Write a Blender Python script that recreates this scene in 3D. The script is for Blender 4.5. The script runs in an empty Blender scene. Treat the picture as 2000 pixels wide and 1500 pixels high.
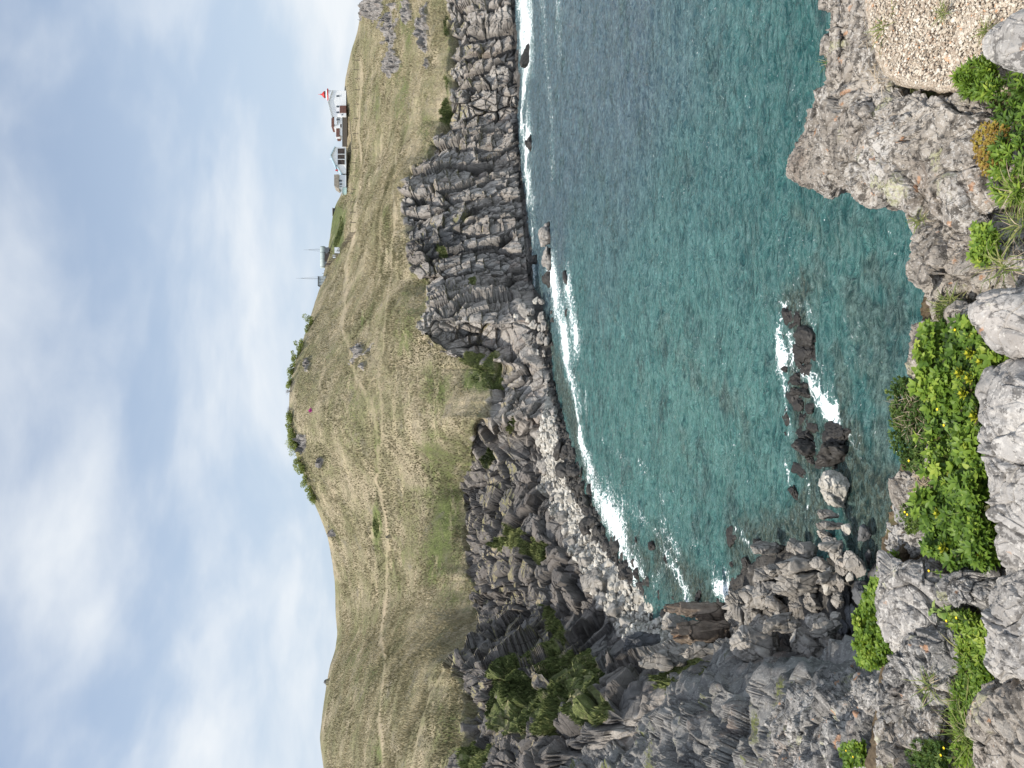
import bpy, math, random
import numpy as np
from mathutils import Vector, Matrix
random.seed(5)
rng = np.random.default_rng(5)
sc = bpy.context.scene
COL = sc.collection
# ------------------------------------------------------------------ camera model (photo pixels, 2000 x 1500; the photo lies on its side)
FPX = 1480.0
PITCH = math.atan(200 / FPX)
HCAM = 30.0
cp, sp = math.cos(PITCH), math.sin(PITCH)
CAMP = np.array([0.0, 0.0, HCAM])

def rays(x, y):
    x = np.asarray(x, float); y = np.asarray(y, float)
    r = 750.0 - y; d = x - 1000.0
    return np.stack([r + 0 * d, FPX * cp - d * sp + 0 * r, -FPX * sp - d * cp + 0 * r], -1)

def PY(x, y, Y):
    v = rays(x, y)
    return CAMP + v * (np.asarray(Y, float) / v[..., 1])[..., None]

def PZ(x, y, z):
    v = rays(x, y)
    return CAMP + v * ((np.asarray(z, float) - HCAM) / v[..., 2])[..., None]

def YZ(x, y, z):
    return PZ(x, y, z)[..., 1]

# ------------------------------------------------------------------ numpy noise
def _h(ix, iy, iz, s):
    n = (ix.astype(np.int64) * 374761393 + iy.astype(np.int64) * 668265263 + iz.astype(np.int64) * 2147483647 + s * 974634777) & 0xFFFFFFFF
    n = ((n ^ (n >> 13)) * 1274126177) & 0xFFFFFFFF
    n = ((n ^ (n >> 16)) * 2246822519) & 0xFFFFFFFF
    n = n ^ (n >> 15)
    return (n & 0xFFFFFF) / float(0xFFFFFF)

def vnoise(p, s=0):
    f = np.floor(p); t = p - f; t = t * t * t * (t * (t * 6 - 15) + 10)
    ix, iy, iz = f[..., 0], f[..., 1], f[..., 2]
    def g(a, b, c): return _h(ix + a, iy + b, iz + c, s)
    x00 = g(0, 0, 0) * (1 - t[..., 0]) + g(1, 0, 0) * t[..., 0]
    x10 = g(0, 1, 0) * (1 - t[..., 0]) + g(1, 1, 0) * t[..., 0]
    x01 = g(0, 0, 1) * (1 - t[..., 0]) + g(1, 0, 1) * t[..., 0]
    x11 = g(0, 1, 1) * (1 - t[..., 0]) + g(1, 1, 1) * t[..., 0]
    a = x00 * (1 - t[..., 1]) + x10 * t[..., 1]
    b = x01 * (1 - t[..., 1]) + x11 * t[..., 1]
    return (a * (1 - t[..., 2]) + b * t[..., 2]) * 2 - 1

def fbm(p, o=4, s=0, g=0.5):
    r = 0; a = 1.0; q = np.asarray(p, float); tot = 0
    for k in range(o):
        r = r + a * vnoise(q, s + k * 17); tot += a; a *= g; q = q * 2.03 + 13.7
    return r / tot

def worley(p, s=0):
    p = np.asarray(p, float)
    f = np.floor(p)
    F1 = np.full(p.shape[:-1], 9.0); F2 = F1.copy(); ID = np.zeros_like(F1); FC = np.zeros_like(F1)
    for a in (-1, 0, 1):
        for b in (-1, 0, 1):
            for c in (-1, 0, 1):
                ix, iy, iz = f[..., 0] + a, f[..., 1] + b, f[..., 2] + c
                h = _h(ix, iy, iz, s)
                dx = ix + h - p[..., 0]; dy = iy + (h * 7919) % 1 - p[..., 1]; dz = iz + (h * 104729) % 1 - p[..., 2]
                d = np.sqrt(dx * dx + dy * dy + dz * dz)
                m = d < F1
                F2 = np.where(m, F1, np.minimum(F2, d)); idn = (h * 15485863) % 1
                fc = dx * ((idn * 17.13) % 1 - .5) + dy * ((idn * 91.7) % 1 - .5) + dz * ((idn * 433.1) % 1 - .5)
                ID = np.where(m, idn, ID); FC = np.where(m, fc, FC); F1 = np.where(m, d, F1)
    return F1, F2, ID, FC

def sstep(x, a, b):
    t = np.clip((x - a) / (b - a), 0, 1); return t * t * (3 - 2 * t)

def curve(tab):
    t = np.array(tab, float)
    def f(y):
        # smoothed piecewise-linear
        return (np.interp(y - 7, t[:, 0], t[:, 1]) + 2 * np.interp(y, t[:, 0], t[:, 1]) + np.interp(y + 7, t[:, 0], t[:, 1])) / 4
    return f

# ------------------------------------------------------------------ mesh helpers
def setprops(o, label=None, cat=None, group=None, kind=None):
    if label: o['label'] = label
    if cat: o['category'] = cat
    if group: o['group'] = group
    if kind: o['kind'] = kind
    return o

def mesh_from(name, V, faces, mat, smooth=True, attrs=None, corners=None):
    """V (n,3); faces (m,k) array of equal corner count or list of lists"""
    me = bpy.data.meshes.new(name)
    V = np.asarray(V, np.float32).reshape(-1, 3)
    me.vertices.add(len(V)); me.vertices.foreach_set('co', V.ravel())
    if isinstance(faces, np.ndarray):
        m, k = faces.shape
        me.loops.add(m * k); me.loops.foreach_set('vertex_index', faces.astype(np.int32).ravel())
        me.polygons.add(m)
        me.polygons.foreach_set('loop_start', np.arange(0, m * k, k, dtype=np.int32))
    else:
        lens = np.array([len(f) for f in faces], np.int32); m = len(faces)
        flat = np.fromiter((i for f in faces for i in f), np.int32)
        me.loops.add(len(flat)); me.loops.foreach_set('vertex_index', flat)
        me.polygons.add(m)
        me.polygons.foreach_set('loop_start', np.concatenate([[0], np.cumsum(lens)[:-1]]).astype(np.int32))
    me.update(calc_edges=True)
    me.polygons.foreach_set('use_smooth', np.full(m, smooth, bool))
    for an, av in (attrs or {}).items():
        av = np.asarray(av, np.float32)
        if av.ndim == 2:
            a = me.attributes.new(an, 'FLOAT_COLOR', 'POINT'); a.data.foreach_set('color', av.ravel())
        else:
            a = me.attributes.new(an, 'FLOAT', 'POINT'); a.data.foreach_set('value', av)
    if mat is not None:
        for mm in (mat if isinstance(mat, (list, tuple)) else [mat]): me.materials.append(mm)
    me.validate()
    return me

def add(name, me, parent=None, loc=None):
    o = bpy.data.objects.new(name, me); COL.objects.link(o)
    if parent is not None: o.parent = parent
    if loc is not None: o.location = loc
    return o

def empty(name, loc, rz=0.0):
    o = bpy.data.objects.new(name, None); COL.objects.link(o); o.location = loc; o.rotation_euler = (0, 0, rz); o.empty_display_size = .3
    return o

def gridfaces(nr, nc, wrap=False):
    i = np.arange(nr - 1)[:, None]; j = np.arange(nc if wrap else nc - 1)[None, :]
    j2 = (j + 1) % nc
    return np.stack([i * nc + j, i * nc + j2, (i + 1) * nc + j2, (i + 1) * nc + j], -1).reshape(-1, 4)

def gnormals(P, wrap=False):
    du = np.gradient(P, axis=1) if not wrap else (np.roll(P, -1, 1) - np.roll(P, 1, 1))
    dv = np.gradient(P, axis=0)
    n = np.cross(du, dv); n /= np.linalg.norm(n, axis=-1, keepdims=True) + 1e-9
    return n

def blur(A, k, axis):
    for _ in range(k):
        A = (np.take(A, np.clip(np.arange(A.shape[axis]) - 1, 0, None), axis) + 2 * A + np.take(A, np.clip(np.arange(A.shape[axis]) + 1, None, A.shape[axis] - 1), axis)) / 4
    return A

# ------------------------------------------------------------------ node helper
class NT:
    def __init__(s, name, world=False):
        if world:
            s.m = bpy.data.worlds.new(name)
        else:
            s.m = bpy.data.materials.new(name)
        s.m.use_nodes = True; s.t = s.m.node_tree; s.t.nodes.clear()
    def n(s, typ, ins=None, out=0, **props):
        nd = s.t.nodes.new(typ)
        for k, v in props.items(): setattr(nd, k, v)
        for k, v in (ins or {}).items():
            so = nd.inputs[k]
            if isinstance(v, bpy.types.NodeSocket): s.t.links.new(v, so)
            elif isinstance(v, bpy.types.Node): s.t.links.new(v.outputs[0], so)
            else: so.default_value = v
        return nd if out is None else nd.outputs[out]
    def math(s, op, a, b=0.0, c=None, clamp=False):
        ins = {0: a, 1: b}
        if c is not None: ins[2] = c
        return s.n('ShaderNodeMath', ins, operation=op, use_clamp=clamp)
    def vmath(s, op, a, b=(0, 0, 0)):
        return s.n('ShaderNodeVectorMath', {0: a, 1: b}, operation=op)
    def mul3(s, v, k):
        return s.n('ShaderNodeVectorMath', {0: v, 1: k}, operation='MULTIPLY')
    def noise(s, v, scale, detail=4.0, rough=.55, dist=0.0):
        return s.n('ShaderNodeTexNoise', {'Vector': v, 'Scale': scale, 'Detail': detail, 'Roughness': rough, 'Distortion': dist})
    def noisec(s, v, scale, detail=3.0):
        return s.n('ShaderNodeTexNoise', {'Vector': v, 'Scale': scale, 'Detail': detail}, out=1)
    def vor(s, v, scale, feature='F1', out=0, rnd=1.0):
        return s.n('ShaderNodeTexVoronoi', {'Vector': v, 'Scale': scale, 'Randomness': rnd}, out=out, feature=feature)
    def map(s, v, a, b, c=0.0, d=1.0):
        return s.n('ShaderNodeMapRange', {0: v, 1: a, 2: b, 3: c, 4: d}, interpolation_type='SMOOTHSTEP')
    def mix(s, f, a, b, blend='MIX'):
        nd = s.t.nodes.new('ShaderNodeMix'); nd.data_type = 'RGBA'; nd.blend_type = blend; nd.clamp_factor = True
        for idx, v in ((0, f), (6, a), (7, b)):
            so = nd.inputs[idx]
            if isinstance(v, bpy.types.NodeSocket): s.t.links.new(v, so)
            else:
                so.default_value = v if idx == 0 else (*v, 1.0)
        return nd.outputs[2]
    def ramp(s, f, stops):
        nd = s.t.nodes.new('ShaderNodeValToRGB'); cr = nd.color_ramp
        while len(cr.elements) < len(stops): cr.elements.new(.5)
        for e, (p, c) in zip(cr.elements, stops): e.position = p; e.color = (*c, 1)
        s.t.links.new(f, nd.inputs[0]); return nd.outputs[0]
    def pos(s): return s.n('ShaderNodeNewGeometry', out=0)
    def attr(s, name, out=0):
        return s.n('ShaderNodeAttribute', out=out, attribute_name=name)
    def sep(s, v):
        nd = s.n('ShaderNodeSeparateColor', {0: v}, out=None); return nd.outputs
    def bump(s, h, strength=.5, dist=.1, normal=None):
        ins = {'Height': h, 'Strength': strength, 'Distance': dist}
        if normal is not None: ins['Normal'] = normal
        return s.n('ShaderNodeBump', ins)
    def bsdf(s, col, rough=.9, normal=None, spec=.3, **kw):
        ins = {'Base Color': col if isinstance(col, bpy.types.NodeSocket) else (*col, 1), 'Roughness': rough, 'Specular IOR Level': spec}
        if normal is not None: ins['Normal'] = normal
        for k, v in kw.items(): ins[k.replace('_', ' ')] = v
        return s.n('ShaderNodeBsdfPrincipled', ins)
    def out(s, sh):
        s.n('ShaderNodeOutputMaterial', {'Surface': sh}, out=None); return s.m

def plain(name, col, rough=.7, var=.12, scale=3.0, bump=.0, spec=.3, metal=0.0):
    g = NT(name); p = g.n('ShaderNodeTexCoord', out=3)
    n = g.noise(p, scale, 5.0)
    c = g.mix(g.map(n, .3, .7), tuple(v * (1 - var) for v in col), tuple(min(1, v * (1 + var)) for v in col))
    nm = g.bump(n, bump, .02) if bump else None
    return g.out(g.bsdf(c, rough, nm, spec, Metallic=metal))

def rock_colour(g, p, s, dark, mid, light, rust=0.0, rustcol=(.26, .13, .06), stretch=(1, 1, .4), crack=.6):
    """layered rock: returns colour, height.  s = features per metre"""
    warp = g.vmath('ADD', p, g.mul3(g.noisec(p, s * .35), (1.2 / s,) * 3))
    n1 = g.noise(p, s * 1.3, 9.0, .68)
    n2 = g.noise(warp, s * .22, 4.0, .5)
    pst = g.mul3(warp, stretch)
    strata = g.noise(pst, s * .9, 6.0, .6)
    ce = g.vor(pst, s * .5, 'DISTANCE_TO_EDGE'); ce2 = g.vor(pst, s * 1.7, 'DISTANCE_TO_EDGE')
    cell = g.sep(g.vor(pst, s * .5, 'F1', out=1))[0]
    k = g.math('ADD', g.math('MULTIPLY', n1, .55), g.math('MULTIPLY', strata, .45))
    k = g.math('ADD', k, g.math('MULTIPLY', g.math('SUBTRACT', cell, .5), .13))
    c = g.ramp(k, [(.3, dark), (.5, mid), (.68, light)])
    c = g.mix(g.math('MULTIPLY', g.map(n2, .38, .62), .4), c, tuple(v * .8 for v in mid))
    if rust:
        c = g.mix(g.math('MULTIPLY', g.map(g.noise(g.mul3(pst, (1.3, 1.3, .8)), s * .33, 5.0, .6), .57, .68), rust), c, rustcol)
    cr = g.math('MULTIPLY', g.map(ce, 0, .045, 0, 1), g.map(ce2, 0, .03, .55, 1))
    c = g.mix(g.math('MULTIPLY', g.math('SUBTRACT', 1.0, cr), crack), c, tuple(v * .25 for v in dark))
    h = g.math('ADD', g.math('MULTIPLY', n1, .5), g.math('ADD', g.math('MULTIPLY', strata, .6), g.math('MULTIPLY', cr, .35)))
    return c, h

# ------------------------------------------------------------------ camera, light, sky
cam = bpy.data.cameras.new('camera'); co = bpy.data.objects.new('camera', cam); COL.objects.link(co)
cam.sensor_fit = 'HORIZONTAL'; cam.sensor_width = 36; cam.lens = 36 * FPX / 2000; cam.clip_start = .1; cam.clip_end = 20000
up = Vector((0, sp, cp)); right = Vector((1, 0, 0)); fwd = Vector((0, cp, -sp))
M = Matrix.Identity(4)
for i, v in enumerate((-up, right, -fwd)):
    for r in range(3): M[r][i] = v[r]
M.translation = CAMP
co.matrix_world = M
sc.camera = co

SUN = Vector((-.88, -.42, 0)).normalized() * math.cos(math.radians(62)); SUN.z = math.sin(math.radians(62))
sl = bpy.data.lights.new('sun', 'SUN'); sl.energy = 5.0; sl.angle = math.radians(.5); sl.color = (1, .93, .82)
so = bpy.data.objects.new('sun', sl); COL.objects.link(so); so.rotation_euler = SUN.to_track_quat('Z', 'Y').to_euler()

W = NT('World', world=True); sc.world = W.m
sky = W.n('ShaderNodeTexSky', out=0)
sn = sky.node; sn.sky_type = 'NISHITA'; sn.sun_disc = False; sn.sun_elevation = math.radians(62)
sn.sun_rotation = math.atan2(SUN.x, SUN.y); sn.air_density = 1.0; sn.dust_density = 1.5; sn.ozone_density = 1.5
d = W.n('ShaderNodeTexCoord', out=0)
xyz = W.n('ShaderNodeSeparateXYZ', {0: d}, out=None).outputs
zc = W.math('MAXIMUM', xyz[2], .0)
zz = W.math('ADD', zc, .34)
pl = W.n('ShaderNodeCombineXYZ', {0: W.math('DIVIDE', xyz[0], zz), 1: W.math('DIVIDE', xyz[1], zz), 2: 0.0})
pls = W.mul3(pl, (.8, 1.0, 1))
n1 = W.noise(pls, 1.55, 5.0, .50, .35)
n2 = W.noise(W.vmath('ADD', pls, (7.3, 2.2, 0)), 4.6, 6.0, .55, .3)
cl = W.math('ADD', W.math('MULTIPLY', n1, .80), W.math('MULTIPLY', n2, .20))
cm = W.math('MULTIPLY', W.map(cl, .42, .63), .85)
hz = W.map(zc, .02, .45, 1.0, 0.0)
skyc = W.mul3(sky, (.14, .14, .14))
veil = W.mix(W.math('ADD', W.math('MULTIPLY', hz, .50), .37), skyc, (.60, .70, .825))
cc = W.mix(cm, veil, (.84, .88, .92))
cc = W.mix(W.math('MULTIPLY', W.map(cl, .56, .70), .6), cc, (.92, .94, .955))
cc = W.mul3(cc, W.n('ShaderNodeCombineXYZ', {i: W.map(xyz[1], .25, -.5, 1.06, 1.8) for i in range(3)}))  # sky behind the camera brightened, added as fill for the shaded cliffs
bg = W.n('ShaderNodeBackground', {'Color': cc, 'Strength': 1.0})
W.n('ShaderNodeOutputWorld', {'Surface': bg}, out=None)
sc.view_settings.view_transform = 'Standard'; sc.view_settings.look = 'None'; sc.view_settings.exposure = 0

#@@TERRAIN
# ------------------------------------------------------------------ the far hill, its cliffs and shore (tables: photo y -> photo x)
cW = curve([(-120, 1006), (0, 1010), (60, 1013), (150, 1022), (230, 1016), (270, 1020), (330, 1025), (400, 1035), (470, 1042), (560, 1052), (600, 1070), (650, 1080), (700, 1083), (750, 1090), (800, 1102), (850, 1118), (900, 1138), (950, 1160), (1000, 1178), (1050, 1210), (1100, 1245), (1150, 1310), (1180, 1350), (1200, 1400), (1230, 1470), (1260, 1560), (1300, 1620), (1400, 1640), (1620, 1640)])
zW = curve([(-120, -.6), (1200, -.6), (1240, 0), (1300, 1), (1400, 3), (1620, 5)])
cF = curve([(-120, 996), (0, 1000), (150, 1006), (330, 1015), (400, 1020), (520, 1031), (560, 1035), (590, 1012), (610, 1003), (650, 1000), (690, 1004), (715, 1045), (750, 1065), (800, 1062), (830, 1057), (880, 1052), (950, 1058), (1000, 1087), (1050, 1107), (1100, 1132), (1150, 1158), (1200, 1182), (1250, 1222), (1300, 1255), (1350, 1230), (1400, 1180), (1450, 1110), (1500, 1050), (1620, 1000)])
zF = curve([(-120, .8), (560, 1.0), (600, 7.5), (690, 7.5), (720, 3), (800, 4.0), (850, 4.2), (1000, 3.2), (1200, 3.2), (1250, 5.5), (1300, 8), (1400, 13), (1500, 18), (1620, 20)])
cC = curve([(-120, 888), (0, 885), (130, 880), (200, 885), (230, 870), (260, 848), (300, 838), (330, 808), (342, 795), (400, 786), (450, 795), (500, 806), (535, 820), (545, 835), (580, 842), (610, 835), (630, 831), (655, 840), (675, 868), (700, 900), (720, 960), (760, 970), (800, 955), (830, 940), (860, 938), (900, 930), (930, 920), (1000, 920), (1060, 912), (1100, 915), (1150, 935), (1200, 942), (1250, 935), (1280, 890), (1300, 886), (1340, 905), (1400, 915), (1450, 910), (1500, 905), (1620, 900)])
cR = curve([(-120, 722), (0, 709), (30, 704), (60, 698), (100, 686), (130, 679), (160, 673), (180, 672), (250, 671), (300, 673), (380, 666), (400, 656), (420, 651), (450, 646), (480, 642), (510, 640), (540, 632), (560, 626), (600, 613), (640, 601), (680, 587), (710, 577), (740, 569), (770, 566), (800, 565), (830, 567), (870, 573), (900, 582), (930, 594), (960, 606), (1000, 622), (1050, 641), (1100, 650), (1150, 655), (1200, 657), (1240, 661), (1270, 655), (1300, 645), (1350, 637), (1400, 630), (1440, 625), (1470, 628), (1500, 632), (1620, 640)])
yR = curve([(-120, 290), (0, 300), (150, 325), (400, 345), (540, 300), (650, 265), (800, 240), (1000, 240), (1200, 270), (1300, 240), (1500, 215), (1620, 200)])
lean = curve([(-120, 8), (560, 8), (700, 10), (760, 8), (850, 15), (920, 30), (1000, 46), (1100, 56), (1200, 58), (1300, 52), (1400, 42), (1500, 30), (1620, 26)])
NC = 1400
ycol = np.linspace(-70, 1580, NC)
def shore_row(y): return cW(y)
nB, nC_, nG, nK = 46, 230, 170, 16
XW, XF, XC, XR = cW(ycol), cF(ycol), cC(ycol), cR(ycol)
XC = XC + fbm(np.stack([ycol / 20, 0 * ycol, 0 * ycol], -1), 3, 61) * 10 * sstep(XF - XC, 30, 100)
YW_ = YZ(XW, ycol, zW(ycol)); YF_ = YZ(XF, ycol, zF(ycol))
YW_ = blur(YW_, 6, 0); YF_ = blur(YF_, 14, 0); YF_ = np.maximum(YF_, YW_ + 1.0)
YC_ = YF_ + lean(ycol); YR_ = blur(yR(ycol), 60, 0)
YR_ = np.maximum(YR_, YC_ + 50)
YCs = blur(YC_, 4000, 0); XCs = blur(XC, 3000, 0); YR_ = blur(YR_, 3000, 0)
rows = []; kind = []
for t in np.linspace(0, 1, nB, endpoint=False):
    rows.append(PY(XW + (XF - XW) * t, ycol, YW_ + (YF_ - YW_) * t)); kind.append(-1 + t)
for t in np.linspace(0, 1, nC_, endpoint=False):
    # steep lower face, easing back to the lip
    rows.append(PY(XF + (XC - XF) * t, ycol, YF_ + (YC_ - YF_) * (.72 * t + .28 * t ** 4))); kind.append(t)
for t in np.linspace(0, 1, nG):
    w = sstep(t, 0, .35); yc = YC_ * (1 - w) + YCs * w
    xc = XC * (1 - w) + XCs * w
    rows.append(PY(xc + (XR - xc) * t, ycol, yc + (YR_ - yc) * (.30 * t + .70 * t ** 1.9))); kind.append(1 + t)
top = rows[-1]
for k in range(1, nK + 1):
    q = top.copy(); q[:, 1] += k * 9.0; q[:, 0] *= (q[:, 1] / top[:, 1]); q[:, 2] -= .02 * (k * 9.0) ** 1.25 * 1.2; rows.append(q); kind.append(2 + k / nK)
P = np.stack(rows); kind = np.array(kind)
NR = len(P)
# below the waterline skirt
sk = P[:1].copy(); sk[..., 1] -= 1.5; sk[..., 2] -= 4; P = np.concatenate([sk, P]); kind = np.concatenate([[-1.05], kind]); NR += 1
K = np.repeat(kind[:, None], NC, 1); YC2 = np.repeat(ycol[None], NR, 0)
Pb = P.copy()
nrm = gnormals(blur(blur(P, 10, 1), 6, 0))
if nrm[NR // 2, NC // 2, 1] > 0: nrm = -nrm
# coordinates turned with the dip of the beds: upright joints on the right, slanting slabs on the left
dip = np.interp(YC2, [560, 760, 900, 1160, 1290, 1500], [0.05, .15, .85, .7, .35, .15])
ca, sa = np.cos(dip), np.sin(dip)
Q = np.stack([P[..., 0] * ca + P[..., 2] * sa, P[..., 1], -P[..., 0] * sa + P[..., 2] * ca], -1)
rk = sstep(K, -.25, .12) * (1 - sstep(K, 1.0, 1.035))
rk = np.maximum(rk, .25 * (K < 0))
sub = (K > -1.1) & (K < 1.08)
D = np.zeros_like(K); crk = np.zeros_like(K); rust = np.zeros_like(K)
q = Q[sub]
dd = fbm(q / np.array([16, 16, 60]), 3, 1) * 4.4
wq = q + fbm(q / 5, 2, 77)[:, None] * np.array([.55, .55, 1.2])
F1, F2, I1, C1 = worley(wq / np.array([3.8, 3.8, 20]), 3)
dd += (I1 - .5) * 2.4 + C1 * 4.5 - sstep(.10 - (F2 - F1), 0, .10) * 1.9
bed = wq[:, 2] / 3.4 + I1 * 3; dd += ((bed % 1) - .5) * -.9 + (_h(np.floor(bed), np.floor(I1 * 97), 0 * bed, 5) - .5) * 1.5
c_ = sstep(.085 - (F2 - F1), 0, .085)
F1, F2, I2, C2 = worley(wq / np.array([1.9, 1.9, 5.5]), 5)
bw = .25 + .75 * sstep(fbm(q / np.array([7, 7, 9]), 2, 66), -.15, .3); bw = bw * (1 - .55 * sstep(YC2[sub], 840, 960))
dd += ((I2 - .5) * 1.0 + C2 * 2.6) * bw - sstep(.12 - (F2 - F1), 0, .12) * .45
c_ = np.maximum(c_, .8 * sstep(.09 - (F2 - F1), 0, .09))
F1, F2, I3, C3 = worley(wq / np.array([.75, .75, 1.3]), 9)
dd += ((I3 - .5) * .35 + C3 * 1.0) * bw
dd += fbm(q / 1.2, 3, 31) * .22
D[sub] = dd; crk[sub] = c_; rust[sub] = I1
scl = np.interp(YC2, [0, 540, 700, 760, 900, 1500], [1.0, 1.0, .9, .55, .85, .9])
P = P + nrm * (D * rk * scl)[..., None]
# the dark cleft under the headland tip, and the recess further left
for (cx, cy, ry, rx, dep) in ((905, 655, 26, 70, 7), (1000, 672, 14, 40, 4), (985, 862, 22, 65, 7), (1010, 840, 18, 30, 4), (1005, 755, 10, 35, 3), (1120, 1135, 25, 55, 4), (950, 330, 10, 80, 3), (960, 60, 14, 50, 3)):
    xv = 1000 + FPX * np.tan(np.arctan2(HCAM - Pb[..., 2], np.hypot(Pb[..., 1], 0)) - PITCH)
    m = np.exp(-((YC2 - cy) / ry) ** 2 - ((xv - cx) / rx) ** 2) * (K > 0) * (K < 1.02)
    P[..., 1] += m * dep
# grass undulation
g_ = sstep(K, 1.0, 1.06)
und = fbm(Pb / np.array([24, 40, 24]), 4, 41) * 2.4 + fbm(Pb / 3.0, 3, 43) * .28
P[..., 2] += und * g_ * sstep(K, 1.0, 1.25) * (1 - .75 * sstep(K, 1.8, 1.98))
xv_ = 1000 + FPX * np.tan(np.arctan2(HCAM - Pb[..., 2], Pb[..., 1]) - PITCH); oc = np.zeros_like(K)
OUTC = [(725, 14, 24, 34, 1.2), (760, 60, 12, 40, 1.0), (772, 128, 15, 22, 1.3), (800, 20, 14, 30, 1.0), (835, 70, 12, 60, .8), (590, 865, 10, 24, 1.2), (700, 690, 12, 24, .8), (628, 900, 9, 12, .9), (648, 1040, 9, 18, .9), (600, 712, 8, 18, 1.0), (720, 715, 8, 20, .7), (645, 1025, 7, 12, .8), (693, 15, 14, 30, 1.0)]
for (x, y, rx, ry, s_) in OUTC: oc = np.maximum(oc, s_ * np.exp(-(((xv_ - x) / rx) ** 2 + ((YC2 - y) / ry) ** 2)))
oc = sstep(oc + fbm(Pb / 5.0, 4, 93) * .7, .42, .62) * (K > 1.0) * (K < 2)
oi = oc > .01
fb_ = fbm(Pb[oi] / 2.0, 5, 95, .6); F1_, F2_, I_, C_ = worley(Pb[oi] / np.array([2.2, 2.2, 4.0]), 97)
P[oi] = P[oi] + nrm[oi] * ((fb_ * 1.6 + C_ * 3 + I_ * 1.6) * oc[oi])[:, None]; crk[oi] = sstep(.12 - (F2_ - F1_), 0, .12)
# masks
N2 = gnormals(P); N2 = np.where(N2[..., 2:3] < 0, -N2, N2)
XV = 1000 + FPX * np.tan(np.arctan2(HCAM - Pb[..., 2], Pb[..., 1]) - PITCH)
def blob(lst):
    m = np.zeros_like(K)
    for (x, y, rx, ry, s) in lst:
        m = np.maximum(m, s * np.exp(-(((XV - x) / rx) ** 2 + ((YC2 - y) / ry) ** 2)))
    return m
nz_ = fbm(Pb / 4.0, 4, 91)
grass = sstep(K + nz_ * .06, .97, 1.05)
grass = np.maximum(grass, sstep(N2[..., 2] + nz_ * .25, .74, .95) * (K > .25) * sstep(Pb[..., 2], 6, 9) * .9)
veg = blob([(1100, 1300, 55, 48, 1.5), (1040, 1370, 60, 50, 1.3), (1150, 1380, 50, 40, 1.3), (990, 1340, 40, 50, 1.0), (1075, 1200, 18, 30, .8), (1130, 1330, 60, 60, 1.3), (1000, 1400, 70, 60, 1.0), (1010, 1060, 45, 26, .9), (1060, 1080, 20, 22, .9), (1090, 1235, 14, 20, 1.2), (1110, 1280, 30, 30, 1.1), (960, 1300, 40, 30, .7), (1030, 1270, 20, 20, .6), (940, 1480, 40, 50, .8), (945, 740, 30, 35, .9), (915, 705, 25, 20, .8), (960, 900, 25, 30, .6), (1005, 830, 14, 30, .5), (1345, 1325, 70, 30, 1.1), (1480, 1330, 70, 22, .6), (868, 20, 8, 60, .9), (868, 190, 10, 40, 1.0), (790, 20, 14, 40, .7), (862, 480, 18, 60, .5), (895, 530, 18, 30, .5), (1060, 1400, 40, 40, .8), (930, 560, 25, 14, .45)])
veg = np.clip(sstep(veg + nz_ * .55, .42, .62), 0, 1) * (K < 1.05) * (K > -.8)
band = blob([(750, 20, 12, 26, .9), (770, 130, 10, 14, 1.1), (775, 75, 14, 40, .8), (720, 25, 20, 30, .8), (590, 865, 9, 22, 1.1), (700, 690, 14, 30, .55), (628, 900, 12, 10, .6), (645, 1040, 12, 18, .7), (880, 815, 18, 12, .7), (840, 130, 14, 20, .5), (600, 720, 8, 14, .8)])
grass = np.where(K > 1.0, grass * (1 - oc), grass)
green = blob([(735, 1025, 12, 55, 1.2), (660, 450, 20, 60, 1.3), (690, 380, 16, 120, .55), (760, 430, 10, 60, .5), (840, 900, 40, 140, .55), (930, 740, 40, 40, 1.0), (740, 850, 8, 60, .8), (700, 620, 6, 30, .9), (700, 1300, 25, 60, .5), (850, 1060, 40, 120, .5), (810, 480, 30, 70, .6), (740, 1470, 14, 40, .8), (930, 1490, 40, 50, .8), (740, 220, 20, 160, .45), (585, 800, 12, 60, .3), (900, 1330, 12, 60, .4), (785, 20, 14, 50, .9), (800, 70, 12, 40, .6), (835, 640, 25, 60, .4)])
green = np.maximum(green, blob([(870, 1040, 45, 170, .8), (800, 640, 30, 90, .7), (850, 760, 40, 60, .7), (720, 600, 30, 40, .5), (690, 800, 22, 120, .5), (780, 1100, 20, 150, .45), (720, 1300, 18, 90, .5), (880, 1420, 30, 90, .6), (790, 180, 22, 90, .6), (830, 260, 20, 50, .6), (640, 700, 22, 60, .4)]))
green = np.maximum(green, sstep(K, 1.0, 1.03) * (1 - sstep(K, 1.03, 1.12)) * .35)
pathc = np.zeros_like(K)
for pts, w, s in (([(700, 120), (705, 300), (690, 470), (672, 560), (660, 640), (690, 700), (735, 800), (745, 920)], 4, .8), ([(742, 925), (735, 940), (745, 960), (755, 1000), (757, 1150), (752, 1300), (742, 1400), (745, 1500)], 3.2, 1.3), ([(770, 300), (775, 450), (755, 600), (750, 700), (752, 850), (742, 900)], 3, .6), ([(940, 840), (925, 880), (880, 930)], 4, .5), ([(880, 1280), (845, 1380), (820, 1500)], 5, .7), ([(855, 560), (835, 600), (830, 660)], 4, .6), ([(660, 1240), (690, 1130), (720, 1000)], 3, .4), ([(632, 1410), (640, 1460), (650, 1490)], 2, 1.0)):
    for (x0, y0), (x1, y1) in zip(pts[:-1], pts[1:]):
        dx, dy = x1 - x0, y1 - y0
        t = np.clip(((XV - x0) * dx + (YC2 - y0) * dy) / (dx * dx + dy * dy), 0, 1)
        dist = np.hypot(XV - x0 - t * dx, YC2 - y0 - t * dy) + nz_ * 2
        pathc = np.maximum(pathc, s * np.exp(-(dist / w) ** 2))
wet = 1 - sstep(P[..., 2] + fbm(Pb / 2.5, 3, 51) * 1.0, .5, 2.0)
wet = np.maximum(wet, (1 - sstep(K, -.62, -.42)) * (YC2 < 1200))
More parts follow.
